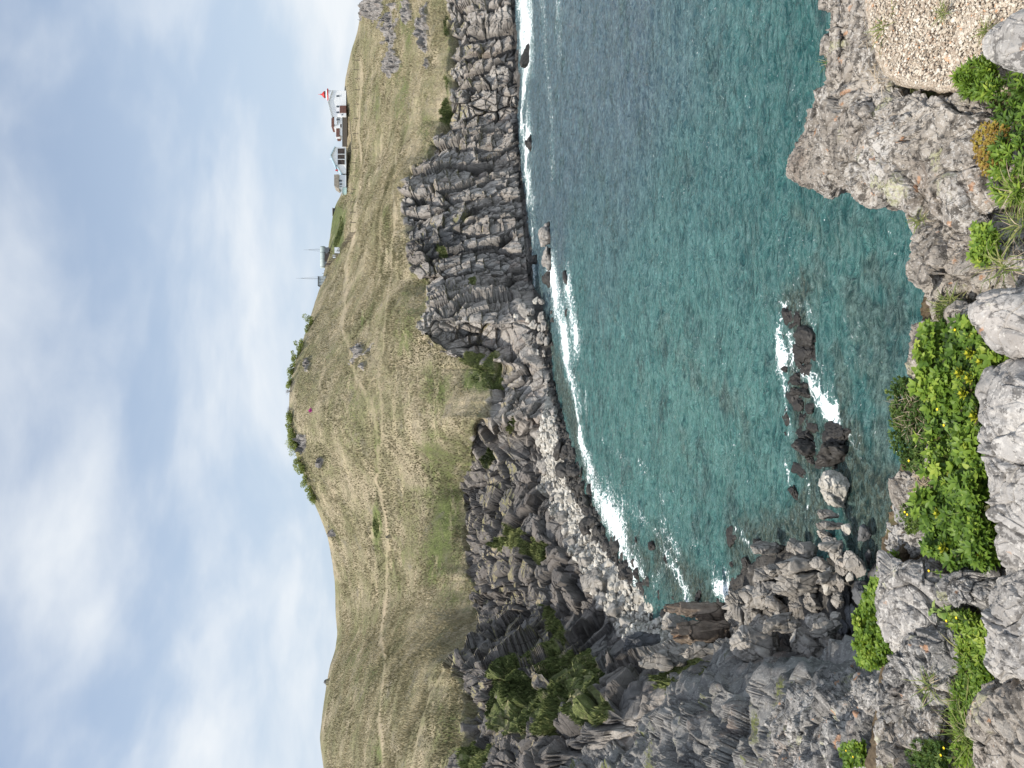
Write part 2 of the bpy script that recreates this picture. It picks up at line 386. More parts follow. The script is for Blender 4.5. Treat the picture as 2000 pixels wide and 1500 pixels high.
beach = (K < 0) * sstep(YC2 + fbm(Pb / 9, 2, 3) * 30, 700, 780) * (1 - sstep(YC2, 1230, 1300))
m1 = np.stack([np.maximum(grass, veg), np.clip(np.maximum(green, veg * 1.0) + .001, 0, 1.5), wet, crk * np.maximum(rk, oc)], -1)
m2 = np.stack([pathc, veg, beach, rust], -1)

g = NT('hill_and_cliff')
p = g.pos()
a1 = g.attr('m1', 0); s1 = g.sep(a1); wetA = s1[2]; crkA = g.attr('m1', 3)
a2 = g.attr('m2', 0); s2 = g.sep(a2); rustA = g.attr('m2', 3)
rc, rh = rock_colour(g, p, .8, (.17, .156, .142), (.345, .317, .288), (.50, .463, .418), rust=.38, rustcol=(.22, .13, .085), stretch=(1, 1, .3), crack=.55)
rc = g.mix(g.map(rustA, .2, .95, .0, .30), rc, (.27, .245, .215))
sla = g.attr('slate', 2)
rc = g.mix(g.math('MULTIPLY', sla, .85), rc, g.mix(.75, rc, (.055, .056, .060)))
rc = g.mix(g.math('MULTIPLY', g.map(rustA, .3, .6), .35), rc, g.mix(.5, rc, (.24, .19, .15)))
rc = g.mix(g.math('MULTIPLY', crkA, .6), rc, (.022, .022, .023))
rc = g.mix(g.math('MULTIPLY', s2[2], .8), rc, g.ramp(g.noise(p, 1.6, 6., .6), [(.3, (.22, .2, .17)), (.6, (.5, .47, .41))]))
rc = g.mix(g.math('MULTIPLY', wetA, .85), rc, (.030, .029, .028))
gn = g.noise(p, .09, 5., .6); gm = g.noise(p, .55, 7., .7); gf = g.noise(g.mul3(p, (1, 1, .55)), 2.6, 6., .75)
tan = g.ramp(gm, [(.28, (.205, .172, .112)), (.5, (.34, .287, .197)), (.72, (.45, .38, .27))])
olive = g.ramp(gm, [(.3, (.105, .108, .052)), (.55, (.20, .19, .10)), (.75, (.29, .265, .15))])
gc = g.mix(g.map(g.math('ADD', g.math('MULTIPLY', gn, .6), g.math('MULTIPLY', gm, .4)), .40, .60), tan, olive)
gr = g.ramp(gm, [(.3, (.065, .08, .028)), (.55, (.125, .15, .05)), (.75, (.21, .225, .09))])
gc = g.mix(g.map(g.math('ADD', s1[1], g.math('MULTIPLY', g.math('SUBTRACT', g.math('ADD', g.math('MULTIPLY', gm, .5), g.math('MULTIPLY', gn, .5)), .5), 2.4)), .2, .85), gc, gr)
gc = g.mix(g.math('MULTIPLY', g.map(gf, .52, .36), .6), gc, (.06, .058, .032))
gc = g.mix(g.math('MULTIPLY', g.map(gf, .56, .70), .5), gc, (.50, .43, .28))
ter = g.noise(g.mul3(p, (.35, 1.0, 2.2)), .22, 5., .62)
gc = g.mix(g.math('MULTIPLY', g.map(ter, .52, .66), .55), gc, (.115, .11, .062))
gc = g.mix(g.math('MULTIPLY', g.map(ter, .45, .34), .45), gc, (.47, .39, .26))
gc = g.mix(g.math('MULTIPLY', g.map(g.noise(p, .16, 6., .65), .57, .68), .6), gc, (.16, .145, .115))
gc = g.mix(g.math('MULTIPLY', g.math('MULTIPLY', s2[0], .5), g.map(g.noise(p, .25, 4., .6), .34, .6)), gc, (.45, .36, .25))
col = g.mix(g.map(g.math('ADD', s1[0], g.math('MULTIPLY', g.math('SUBTRACT', gf, .5), .5)), .35, .65), rc, gc)
hh = g.math('ADD', rh, g.math('MULTIPLY', gf, .8))
MAT_HILL = g.out(g.bsdf(col, .92, g.bump(hh, .75, .35), .2))
hill = add('hill', mesh_from('hill', P.reshape(-1, 3), gridfaces(NR, NC), MAT_HILL, False, {'m1': m1.reshape(-1, 4), 'm2': m2.reshape(-1, 4), 'slate': (np.clip(sstep(YC2 + nz_ * 60, 820, 960) * (K > -.1) + .9 * (np.exp(-((YC2 - 480) / 45) ** 2) * (XV < 905)) + .45 * oc, 0, 1)).ravel()}))
setprops(hill, 'dry grassy headland with grey jointed sea cliffs across the bay', None, None, 'structure')
HILLP, HILLK = P, K

# dry grass tufts give the slope its rough nap (nobody could count them)
def tufts(name, n, sel, h, w, mat, label, seed, nb=3, up_only=False, tone_base=None):
    r = np.random.default_rng(seed)
    idx = np.argwhere(sel)
    # weight by world area of the cell
    du = np.linalg.norm(np.gradient(HILLP, axis=1), axis=-1) * np.linalg.norm(np.gradient(HILLP, axis=0), axis=-1)
    w_ = np.sqrt(du[sel]) ; w_ /= w_.sum()
    pick = idx[r.choice(len(idx), n, p=w_)]
    pick = np.minimum(pick, np.array(HILLP.shape[:2]) - 2)
    fa, fb = r.random((n, 1)), r.random((n, 1)); i, j = pick[:, 0], pick[:, 1]
    base = (HILLP[i, j] * (1 - fb) + HILLP[i, j + 1] * fb) * (1 - fa) + (HILLP[i + 1, j] * (1 - fb) + HILLP[i + 1, j + 1] * fb) * fa
    V = []; 
    hs = h * r.uniform(.5, 1.3, n)
    tone = np.clip(.5 + fbm(base / 9.0, 3, seed) * .75 + r.normal(0, .17, n), 0, 1); hs *= np.clip(1 + fbm(base / 5.0, 2, seed + 9) * 1.2, .35, 2)
    for b in range(nb):
        ang = r.uniform(0, 6.283, n); lx = np.cos(ang) * hs * r.uniform(.2, .8, n); ly = np.sin(ang) * hs * r.uniform(.2, .8, n)
        px, py = -np.sin(ang) * w, np.cos(ang) * w
        A = base + np.stack([px, py, -.1 + 0 * px], -1); B = base - np.stack([px, py, .1 + 0 * px], -1)
        C = base + np.stack([lx, ly, hs], -1)
        V.append(np.stack([A, B, C], 1))
    V = np.concatenate(V).reshape(-1, 3); T = np.repeat(np.tile(tone, nb), 3)
    o = add(name, mesh_from(name, V, np.arange(len(V)).reshape(-1, 3), mat, False, {'tone': T}))
    return setprops(o, label, None, None, 'stuff')
g = NT('dry_grass'); t = g.attr('tone', 2)
MAT_DRY = g.out(g.bsdf(g.ramp(t, [(.1, (.13, .12, .065)), (.45, (.27, .235, .14)), (.9, (.44, .38, .25))]), .95, None, .1))
g = NT('green_scrub'); t = g.attr('tone', 2)
MAT_SCRUB = g.out(g.bsdf(g.ramp(t, [(.1, (.05, .065, .022)), (.5, (.12, .145, .05)), (.9, (.24, .25, .10))]), .9, None, .15))
gsel = (grass > .6) & (K > 1.0) & (K < 1.97) & (green < .7) & (pathc < .45)
tufts('dry_grass', 120000, gsel, .42, .07, MAT_DRY, 'dry tan grass covering the headland slope', 3)
tufts('green_scrub', 34000, ((veg * (nz_ > -.12) > .5) & (K > -.7) & (K < 1.1)) | ((green > .97) & (K > 1) & (K < 1.9) & (grass > .5)), .5, .14, MAT_SCRUB, 'low green scrub growing on the cliff and in the ravine', 4)
#@@SEA
# ------------------------------------------------------------------ the sea
az = np.concatenate([np.linspace(-80, -36, 40, endpoint=False), np.linspace(-36, 36, 900), np.linspace(36, 80, 40)[1:]])
rad = np.concatenate([np.geomspace(18, 32, 25, endpoint=False), np.geomspace(32, 300, 640, endpoint=False), np.geomspace(300, 9000, 60)])
A, R = np.meshgrid(np.radians(az), rad)
X = R * np.sin(A); Y = R * np.cos(A)
pp = np.stack([X, Y, 0 * X], -1)
win = 1 - sstep(R, 230, 420)
def wv(sx, sy, s, o=3): return fbm(pp / np.array([sx, sy, 1]) + 5, o, s)
Z = wv(9, 5, 201) * .30 + (1 - np.abs(wv(4.2, 2.2, 205, 3)) * 2) * .22 + (1 - np.abs(wv(1.9, 1.0, 209, 3)) * 2) * .13 + wv(.8, .45, 213, 2) * .05
Z = Z * win
def seg(lst, wob=1.0):
    m = np.zeros_like(X); nn = fbm(pp / 2.5, 3, 220)
    for (x0, y0, x1, y1, w, s) in lst:
        a = PZ(x0, y0, 0)[:2]; b = PZ(x1, y1, 0)[:2]; dd = b - a
        t = np.clip(((X - a[0]) * dd[0] + (Y - a[1]) * dd[1]) / (dd @ dd + 1e-6), 0, 1)
        ds = np.hypot(X - a[0] - t * dd[0], Y - a[1] - t * dd[1]) * (1 + .35 * nn * wob)
        m = np.maximum(m, s * np.exp(-(ds / w) ** 1.6))
    return m
foam = .86 * seg([(1018, -60, 1024, 0, 9, 1.1), (1024, 0, 1030, 80, 10, 1.15), (1026, 60, 1032, 110, 9, 1.1), (1024, 110, 1026, 165, 6, 1.1), (1024, 165, 1020, 240, 3.5, .85), (1020, 240, 1026, 275, 4, .8), (1028, 270, 1034, 350, 7, 1.15), (1036, 345, 1042, 395, 4, .8), (1060, -40, 1064, 60, 4, .36), (1090, 0, 1096, 110, 3.5, .42), (1078, 230, 1083, 340, 4, .45), (1064, 70, 1076, 200, 3, .36), (1042, 395, 1046, 450, 2.5, .6), (1110, 700, 1135, 800, 2.5, .45), (1160, 930, 1240, 1000, 2.5, .45), (1270, 980, 1330, 1080, 1.6, .45), (1360, 1060, 1400, 1110, 1.2, .4),
    (1040, 440, 1046, 560, 2.2, .7), (1074, 515, 1092, 590, 4, 1.05), (1086, 570, 1110, 690, 4, 1.1), (1108, 560, 1130, 660, 3.2, 1.1), (1102, 690, 1122, 760, 1.8, .8), (1128, 640, 1124, 700, 1.6, .7), (1122, 770, 1138, 850, 1.2, .75), (1146, 760, 1150, 820, .8, .5), (1136, 850, 1154, 910, 2.3, .95), (1152, 900, 1167, 960, 2.4, 1.05), (1162, 950, 1212, 1040, 3.3, 1.15), (1207, 1040, 1240, 1100, 3.0, 1.0), (1225, 1100, 1260, 1120, 1.5, .6),
    (1290, 1060, 1335, 1130, 1.2, .6), (1330, 1120, 1352, 1182, 1.1, .75), (1400, 1140, 1440, 1172, 1.3, 1.1), (1420, 1120, 1426, 1160, .9, .9), (1250, 900, 1300, 975, 1.0, .42), (1250, 1000, 1300, 1060, 1.3, .42), (1440, 1030, 1475, 1075, .6, .5), (1180, 860, 1260, 930, 1.0, .3), (1310, 1080, 1280, 1140, 1.2, .4),
    (1536, 600, 1527, 655, .5, .9), (1524, 650, 1532, 705, .75, 1.1), (1546, 655, 1555, 700, .7, .9), (1527, 705, 1535, 760, .6, .8), (1578, 590, 1592, 640, .45, .9), (1560, 600, 1580, 595, .3, .6), (1570, 720, 1602, 770, .7, 1.1), (1585, 740, 1625, 800, .85, 1.15), (1612, 790, 1640, 832, .55, 1.0), (1535, 760, 1546, 850, .5, .55), (1600, 700, 1625, 760, .6, .45), (1560, 850, 1600, 880, .35, .5), (1540, 905, 1546, 945, .4, .6), (1580, 935, 1582, 990, .25, .7), (1660, 850, 1685, 890, .35, .45), (1575, 880, 1580, 935, .3, .5), (1690, 620, 1660, 700, 1.0, .25), (1640, 600, 1700, 660, 1.3, .22), (1740, 640, 1760, 720, .8, .25)])
foam = foam * np.clip(.95 + 1.0 * fbm(pp / np.array([7, 5, 1]), 4, 262), .35, 1.15)
shoal = seg([(1050, 560, 1090, 720, 4, .8), (1090, 720, 1130, 860, 5, 1.0), (1130, 860, 1170, 980, 4, .9), (1180, 1000, 1260, 1110, 4, .9), (1290, 1080, 1380, 1180, 4, 1.1), (1440, 1060, 1560, 1050, 3.5, .9), (1560, 600, 1580, 900, 2.6, 1.0), (1640, 880, 1720, 1000, 3.5, 1.2), (1690, 1000, 1720, 1100, 3, 1.2), (1600, 960, 1560, 1040, 3, 1.0), (1420, 780, 1400, 720, 2.5, .35), (1420, 900, 1440, 950, 2.5, .4)])
reef = seg([(1700, 520, 1740, 560, 1.8, .7), (1710, 640, 1730, 760, 1.6, .9), (1690, 690, 1700, 740, 1.4, .8), (1590, 540, 1570, 590, 1.8, .6), (1300, 620, 1290, 680, 3.0, .5), (1330, 700, 1380, 760, 3, .55), (1460, 420, 1480, 470, 2.5, .4), (1180, 560, 1200, 620, 3, .4), (1400, 760, 1440, 800, 2.4, .65), (1500, 560, 1520, 600, 2., .5), (1560, 420, 1640, 480, 2.5, .45), (1720, 850, 1740, 950, 1.5, .9), (1660, 560, 1680, 640, 1.6, .9), (1690, 600, 1760, 620, 1.5, .85), (1640, 690, 1660, 780, 1.2, .8), (1720, 700, 1750, 800, 1.4, .85), (1600, 500, 1620, 560, 1.4, .7), (1450, 800, 1480, 900, 2.2, .6), (1340, 850, 1360, 960, 2.4, .5), (1250, 700, 1270, 800, 3, .45), (1280, 800, 1300, 900, 3, .4), (1130, 730, 1150, 800, 2.5, .5), (1640, 400, 1700, 440, 2.5, .5)])
pxv = 1000 + FPX * np.tan(np.arctan2(HCAM, Y) - PITCH); yv = 750 - X / Y * (FPX * cp - (pxv - 1000) * sp)
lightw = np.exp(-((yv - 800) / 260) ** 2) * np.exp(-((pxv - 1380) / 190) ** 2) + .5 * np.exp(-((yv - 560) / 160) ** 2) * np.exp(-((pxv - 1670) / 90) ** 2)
deep = sstep(X + fbm(pp / 22, 3, 260) * 22, -8, 40) * sstep(Y + fbm(pp / 18, 3, 261) * 16, 58, 98)
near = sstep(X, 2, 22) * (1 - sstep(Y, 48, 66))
Z = Z + foam * .12 * (1 + .6 * fbm(pp / .7, 2, 251))
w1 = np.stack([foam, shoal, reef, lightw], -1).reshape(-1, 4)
g = NT('sea_water'); p = g.pos()
a = g.attr('w1', 0); s_ = g.sep(a); lw = g.attr('w1', 3); dp = g.attr('deep', 2)
p2 = g.mul3(p, (1, 1, 0))
big = g.noise(p2, .07, 4., .55); midn = g.noise(g.mul3(p2, (.8, 1.2, 1)), .42, 6., .6, .6); fine = g.noise(g.mul3(p2, (.75, 1.3, 1)), 2.0, 6., .6, .4)
c = g.mix(g.map(midn, .35, .65), (.048, .150, .146), (.088, .235, .222))
c = g.mix(g.math('MULTIPLY', dp, .92), c, g.mix(g.map(midn, .35, .65), (.075, .112, .150), (.140, .190, .235)))
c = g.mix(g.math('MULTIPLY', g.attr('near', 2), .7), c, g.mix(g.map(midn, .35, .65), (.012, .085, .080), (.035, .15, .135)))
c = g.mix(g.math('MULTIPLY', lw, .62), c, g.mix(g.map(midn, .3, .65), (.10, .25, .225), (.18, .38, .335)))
c = g.mix(g.math('MULTIPLY', g.map(g.math('ADD', s_[2], g.math('MULTIPLY', g.math('SUBTRACT', midn, .5), 1.6)), .3, .75), .70), c, g.mix(g.map(g.noise(p2, 1.1, 6., .7), .40, .60), (.032, .052, .044), (.170, .235, .205)))
c = g.mix(g.math('MULTIPLY', g.map(g.math('ADD', s_[1], g.math('MULTIPLY', g.math('SUBTRACT', midn, .5), 1.2)), .25, .85), .85), c, g.mix(g.map(fine, .38, .62), (.032, .036, .028), (.125, .125, .088)))
fn1 = g.noise(g.mul3(p2, (1, 1.2, 1)), 1.3, 9., .72, 1.1)
lace = g.vor(g.vmath('ADD', p2, g.mul3(g.noisec(p2, 1.2), (.8, .8, 0))), 1.7, 'DISTANCE_TO_EDGE')
fo = g.math('ADD', s_[0], g.math('MULTIPLY', g.math('SUBTRACT', fn1, .5), 3.0))
fo = g.math('ADD', fo, g.math('MULTIPLY', g.map(lace, .0, .12, .22, -.12), 1.0))
fm = g.math('MULTIPLY', g.map(fo, .50, .86), g.map(s_[0], .06, .22))
# scattered flecks of foam on the open water
fk = g.math('MULTIPLY', g.map(g.noise(p2, 3.4, 3., .6), .66, .72), g.map(g.noise(p2, .10, 3., .6), .46, .62))
fm = g.math('MAXIMUM', fm, g.math('MULTIPLY', fk, .7))
und_ = g.math('MULTIPLY', g.map(g.noise(g.mul3(p2, (.7, 1.2, 1)), .15, 6., .68), .52, .66), .75)
c = g.mix(und_, c, g.mix(g.map(fine, .4, .6), (.022, .056, .060), (.070, .115, .108)))
c = g.mix(g.math('MULTIPLY', g.map(s_[0], .05, .8), .6), c, (.22, .44, .42))
r1 = g.math('ABSOLUTE', g.math('SUBTRACT', g.noise(g.mul3(p2, (.55, 1.2, 1)), 1.1, 5., .6, .6), .5))
r2 = g.math('ABSOLUTE', g.math('SUBTRACT', g.noise(g.mul3(p2, (.6, 1.2, 1)), 2.9, 5., .62, .5), .5))
hgt = g.math('SUBTRACT', 1.0, g.math('ADD', g.math('MULTIPLY', r1, 2.0), g.math('MULTIPLY', r2, .9)))
nb = g.bump(hgt, 1.0, 1.0)
rip = g.map(hgt, .45, .92)  # light on the ripples put into the colour: darker troughs, paler crests
c = g.mix(g.math('MULTIPLY', g.math('SUBTRACT', 1.0, rip), .72), c, (.012, .060, .068))
c = g.mix(g.math('MULTIPLY', g.map(hgt, .80, .97), .45), c, (.20, .32, .31))
wat = g.bsdf(c, .08, nb, .6, IOR=1.33)
fmb = g.bsdf((.82, .86, .87), .9, g.bump(fn1, .6, .2), .1)
MAT_SEA = g.out(g.n('ShaderNodeMixShader', {0: fm, 1: wat, 2: fmb}))
seaV = np.stack([X, Y, Z], -1)
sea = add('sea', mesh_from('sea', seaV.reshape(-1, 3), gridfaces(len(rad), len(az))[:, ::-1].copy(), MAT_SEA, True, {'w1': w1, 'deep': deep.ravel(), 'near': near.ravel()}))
setprops(sea, 'teal sea water with white foam along the rocky shore', None, None, 'structure')
bed = add('sea_bed', mesh_from('sea_bed', np.array([(-9000, -200, -9), (9000, -200, -9), (9000, 9500, -9), (-9000, 9500, -9)]), np.array([[0, 1, 2, 3]]), plain('sea_bed', (.08, .1, .09)), False))
setprops(bed, None, None, None, 'structure')
#@@ROCKS
# ------------------------------------------------------------------ rock materials
def rock_mat(name, s, dark, mid, light, rust=.2, rustcol=(.26, .13, .06), stretch=(1, 1, .5), crack=.6, lichen=0.0, bump=.6, dist=.05, wet=False, coord='pos', bands=None):
    g = NT(name)
    p = g.pos() if coord == 'pos' else g.n('ShaderNodeTexCoord', out=3)
    c, h = rock_colour(g, p, s, dark, mid, light, rust, rustcol, stretch, crack)
    if lichen:
        big = g.noise(p, s * .5, 4., .6)
        v = g.noise(p, s * 11, 7., .74)
        c = g.mix(g.math('MULTIPLY', g.map(g.math('ADD', v, g.math('MULTIPLY', g.math('SUBTRACT', big, .5), .6)), .52, .60), lichen * .75), c, (.50, .475, .44))
        v2 = g.noise(p, s * 5, 6., .72)
        c = g.mix(g.math('MULTIPLY', g.map(v2, .52, .575), .85), c, tuple(x * .7 for x in dark))
        og = g.math('MULTIPLY', g.map(g.noise(p, s * 2.6, 3., .5), .665, .70), .7); c = g.mix(og, c, (.40, .21, .11))
        sp_ = g.vor(p, s * 14, 'F1'); c = g.mix(g.math('MULTIPLY', g.map(sp_, .22, .12), .5 * lichen), c, (.62, .6, .55))
        yl = g.math('MULTIPLY', g.map(g.noise(p, s * 1.1, 3., .5), .62, .68), g.map(g.noise(p, s * 12, 4., .7), .42, .55))
        c = g.mix(g.math('MULTIPLY', yl, .55), c, (.40, .40, .22))
        h = g.math('ADD', h, g.math('MULTIPLY', v, .35))
    if wet:
        z = g.n('ShaderNodeSeparateXYZ', {0: g.pos()}, out=2)
        zz = g.math('ADD', z, g.math('MULTIPLY', g.math('SUBTRACT', g.noise(g.pos(), .8, 4.), .5), 1.6))
        f = g.map(zz, .5, 1.25, 1, 0)
        c = g.mix(g.math('MULTIPLY', f, .9), c, (.028, .026, .024))
    return g.out(g.bsdf(c, .55 if wet == 2 else .88, g.bump(h, bump, dist), .3))

M_FG = rock_mat('lichened_rock', 2.4, (.088, .077, .066), (.295, .262, .225), (.48, .437, .385), .12, (.33, .19, .11), (1, 1, .8), .3, 1.0, 1.0, .05)
M_FGP = rock_mat('pale_smooth_rock', 1.6, (.15, .14, .131), (.34, .322, .302), (.50, .473, .442), .1, (.3, .2, .13), (1, 1, .8), .15, .9, .9, .035)
M_FGD = rock_mat('dark_lichened_rock', 2.2, (.08, .077, .074), (.22, .211, .20), (.39, .372, .348), .25, (.27, .15, .08), (1, 1, .6), .35, .8, .9, .04)
M_RIB = rock_mat('grey_wall_rock', 1.0, (.075, .075, .077), (.18, .178, .175), (.33, .32, .30), .25, (.25, .14, .08), (1, 1, .45), .55, .5, .9, .10)
M_BLD = rock_mat('beach_rock', 1.3, (.11, .103, .093), (.285, .265, .24), (.45, .42, .38), .15, (.27, .17, .1), (1, 1, .6), .6, 0, .8, .08, True)
M_PALE = rock_mat('pale_beach_rock', 1.4, (.20, .19, .165), (.43, .405, .36), (.55, .52, .465), .08, (.35, .25, .16), (1, 1, .8), .35, 0, .7, .06, False)
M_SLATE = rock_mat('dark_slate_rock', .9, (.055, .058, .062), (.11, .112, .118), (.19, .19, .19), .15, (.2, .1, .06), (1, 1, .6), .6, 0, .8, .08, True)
M_TAN = rock_mat('rusty_rock', 1.3, (.085, .07, .058), (.225, .175, .135), (.36, .305, .25), .9, (.27, .14, .07), (1, 1, .4), .8, 0, .8, .08, True)
M_WET = rock_mat('wet_black_rock', 1.1, (.018, .017, .016), (.042, .039, .036), (.075, .070, .062), .15, (.07, .05, .03), (1, 1, .7), .6, 0, .9, .07, 2)

def catmull(pts, n):
    p = np.asarray(pts, float); m = len(p)
    t = np.linspace(0, m, n, endpoint=False); i = t.astype(int) % m; f = (t - np.floor(t))[:, None]
    a, b, c, d = p[(i - 1) % m], p[i], p[(i + 1) % m], p[(i + 2) % m]
    return .5 * (2 * b + (c - a) * f + (2 * a - 5 * b + 4 * c - d) * f ** 2 + (3 * b - a - 3 * c + d) * f ** 3)

def relief(q, s, sd, stretch=(1, 1, 1), fine=1.0):
    """rocky displacement, unit amplitude, blocks about s metres"""
    q = q / np.asarray(stretch)
    wq = q + fbm(q / (s * .8), 2, sd + 5)[..., None] * s * .35
    F1, F2, I1, C1 = worley(wq / s, sd)
    d = (I1 - .5) * .55 + C1 * 1.3 - sstep(.07 - (F2 - F1), 0, .07) * .32
    F1, F2, I2, C2 = worley(wq / (s * .37), sd + 1)
    d += (I2 - .5) * .18 + C2 * .6 - sstep(.08 - (F2 - F1), 0, .08) * .12
    F1, F2, I3, C3 = worley(wq / (s * .13) + 4, sd + 3)
    d += (C3 * .26 + (I3 - .5) * .06) * fine
    return d + fbm(q / s, 7 if fine == 1.0 else 4, sd + 2, .6) * .9

def slab(name, pts, z, h, mat, seed, skirt=1.5, amp=.10, s=.7, label=None, cat='rock', na=420, nr=130, pw=3.5, tilt=(0, 0), flare=.12, stretch=(1, 1, 1), group=None, kind=None, attrs=False):
    """rock whose upper rim follows an outline; it domes up inside and falls away outside"""
    pts = np.array(pts, float)
    zz = np.full(len(pts), z) if np.isscalar(z) else np.array(z, float)
    Wp = catmull(np.concatenate([PZ(pts[:, 0], pts[:, 1], zz)], -1), na)
    c = Wp.mean(0); R = np.linalg.norm((Wp - c)[:, :2], axis=1).mean()
    t_in = np.linspace(0.004, 1, nr) ** .8
    t_sk = np.linspace(0, 1, max(10, nr // 2))[1:]
    rows = []
    for t in t_in:
        q = c + (Wp - c) * t; q[:, 2] += h * (1 - t ** pw) ** .7 + (q[:, 0] - c[0]) * tilt[0] + (q[:, 1] - c[1]) * tilt[1]
        rows.append(q)
    for t in t_sk:
        q = c + (Wp - c) * (1 + flare * (1 - (1 - t) ** 2.5)); q[:, 2] -= skirt * t ** 1.5
        rows.append(q)
    P = np.stack(rows); n = gnormals(blur(P, 3, 0), True)
    if n[nr // 3, :, 2].mean() < 0: n = -n
    d = relief(P + seed * 3.1, s, seed, stretch)
    P = P + n * (d * amp)[..., None]
    P += fbm(P[..., :] / (s * .5) + seed, 3, seed + 50)[..., None] * np.array([1, 1, 0]) * amp * .5
    m, k = P.shape[:2]
    me = mesh_from(name, P.reshape(-1, 3), gridfaces(m, k, True), mat, True, {'soil': np.repeat(np.concatenate([np.ones(nr), np.zeros(len(t_sk))]), k)} if attrs else None)
    # close the small hole in the middle
    o = add(name, me)
    bm_close(me, k)
    return setprops(o, label, cat if not kind else None, group, kind)

import bmesh
def bm_close(me, k):
    bm = bmesh.new(); bm.from_mesh(me); bm.verts.ensure_lookup_table()
    try:
        f = bm.faces.new([bm.verts[i] for i in range(k)]); f.smooth = True
    except ValueError: pass
    bmesh.ops.recalc_face_normals(bm, faces=bm.faces)
    bm.to_mesh(me); bm.free()

# ------------------------------------------------------------------ the near ledge
ledge = slab('ledge_ground', [(1800, -480), (1790, 0), (1800, 120), (1820, 250), (1850, 400), (1870, 500), (1870, 590), (1830, 690), (1790, 760), (1785, 860), (1790, 960), (1780, 1040), (1735, 1095), (1722, 1180), (1722, 1290), (1740, 1400), (1720, 1620), (2400, 1900), (2600, 700), (2400, -700)], 25.60, .12, None, 11, 27, .07, .6, None, None, 700, 260, 6, flare=.04, kind='structure', attrs=True)
g = NT('ledge_soil'); p = g.pos(); so_ = g.attr('soil', 2)
rc, rh = rock_colour(g, p, 1.2, (.06, .06, .06), (.16, .155, .15), (.28, .27, .25), .3, crack=.6)
n = g.noise(p, 14, 8., .7); v = g.vor(p, 26, 'F1', out=1)
sc_ = g.ramp(n, [(.3, (.05, .036, .024)), (.55, (.12, .092, .06)), (.75, (.22, .18, .12))])
sc_ = g.mix(g.map(g.noise(p, 3.0, 4.), .5, .62), sc_, g.ramp(n, [(.3, (.04, .05, .016)), (.7, (.12, .125, .045))]))
MAT_LEDGE = g.out(g.bsdf(g.mix(so_, rc, sc_), .95, g.bump(g.math('ADD', n, rh), .8, .03), .2))
ledge.data.materials.append(MAT_LEDGE)

G = 'foreground'
slab('rock_promontory', [(1556, 300), (1562, 265), (1592, 195), (1628, 158), (1690, 160), (1760, 172), (1850, 175), (1900, 188), (1940, 205), (1950, 260), (1948, 330), (1955, 400), (1900, 436), (1820, 432), (1792, 420), (1766, 388), (1700, 381), (1640, 375), (1592, 364), (1558, 340)], [25.55] * 3 + [25.7] * 3 + [25.85] * 8 + [25.75] * 3 + [25.55] * 3, .20, M_FG, 21, 5, .13, .55, 'big grey promontory of lichened rock jutting over the sea beside the gravel', 'rock', 800, 260, 3.0)
slab('rock_ledge', [(1802, 434), (1860, 440), (1930, 438), (2010, 460), (2020, 550), (1935, 582), (1862, 590), (1845, 640), (1824, 642), (1814, 575), (1799, 495)], 25.75, .16, M_FG, 22, 5, .13, .5, 'grey rock shelf between the promontory and the yellow rosettes', 'rock', 600, 180)
slab('rock_block', [(1777, 700), (1781, 652), (1800, 641), (1838, 646), (1850, 690), (1840, 733), (1800, 746), (1780, 738)], 25.85, .10, M_FG, 23, 2.5, .07, .4, 'squarish grey block with a blackened end at the rim above the shrubs', 'rock', 360, 120)
slab('small_rock', [(1868, 612), (1888, 596), (1922, 610), (1928, 640), (1900, 654), (1876, 640)], 25.95, .12, M_FG, 24, .5, .05, .3, 'small tan and grey rock with an orange stain among the grass', 'rock', 240, 70)
slab('smooth_rock', [(1928, 618), (1942, 580), (1985, 562), (2060, 550), (2080, 680), (2000, 700), (1962, 668)], 26.1, .22, M_FGP, 25, 1, .06, .6, 'smooth pale rounded rock beside the yellow-green rosettes', 'rock', 420, 140)
slab('long_rock', [(1942, 775), (1946, 748), (1985, 732), (2060, 722), (2180, 800), (2180, 1100), (2080, 1140), (1992, 1122), (1966, 1108), (1960, 1020), (1956, 930), (1951, 860)], 26.15, .22, M_FGP, 26, 1, .10, .6, 'long pale grey rock at the near edge below the leafy herbs', 'rock', 700, 200)
slab('near_rock', [(1965, 1135), (2000, 1118), (2100, 1120), (2170, 1250), (2100, 1360), (1990, 1350), (1952, 1322), (1956, 1250), (1947, 1195)], 26.1, .20, M_FGP, 27, 1, .11, .5, 'rough grey rock at the near edge beside the strip of grass', 'rock', 500, 160)
slab('near_rock', [(1926, 1372), (1945, 1348), (2000, 1338), (2100, 1345), (2120, 1600), (1942, 1600), (1930, 1480)], 26.1, .2, M_FG, 28, 1, .10, .5, 'streaked grey rock in the nearest left corner of the ledge', 'rock', 420, 140)
slab('rim_rock', [(1753, 985), (1761, 932), (1785, 922), (1806, 940), (1800, 985), (1776, 998)], 25.8, .12, M_FG, 29, 2, .07, .35, 'knobbly pale rock on the rim right above the white boulder', 'rock', 300, 90)
slab('small_rock', [(1823, 880), (1848, 848), (1858, 880), (1848, 928), (1826, 925)], 25.95, .10, M_FG, 30, .6, .05, .3, 'narrow pale rock poking out between the shrubs and the broad leaves', 'rock', 240, 70)
slab('big_rock', [(1729, 1165), (1741, 1102), (1760, 1078), (1800, 1082), (1830, 1110), (1850, 1150), (1870, 1210), (1868, 1250), (1850, 1288), (1802, 1306), (1762, 1278), (1738, 1220)], 25.85, .26, M_FGP, 31, 2.5, .10, .5, 'big pale rounded rock between the hanging green bush and the grass strip', 'rock', 600, 180)
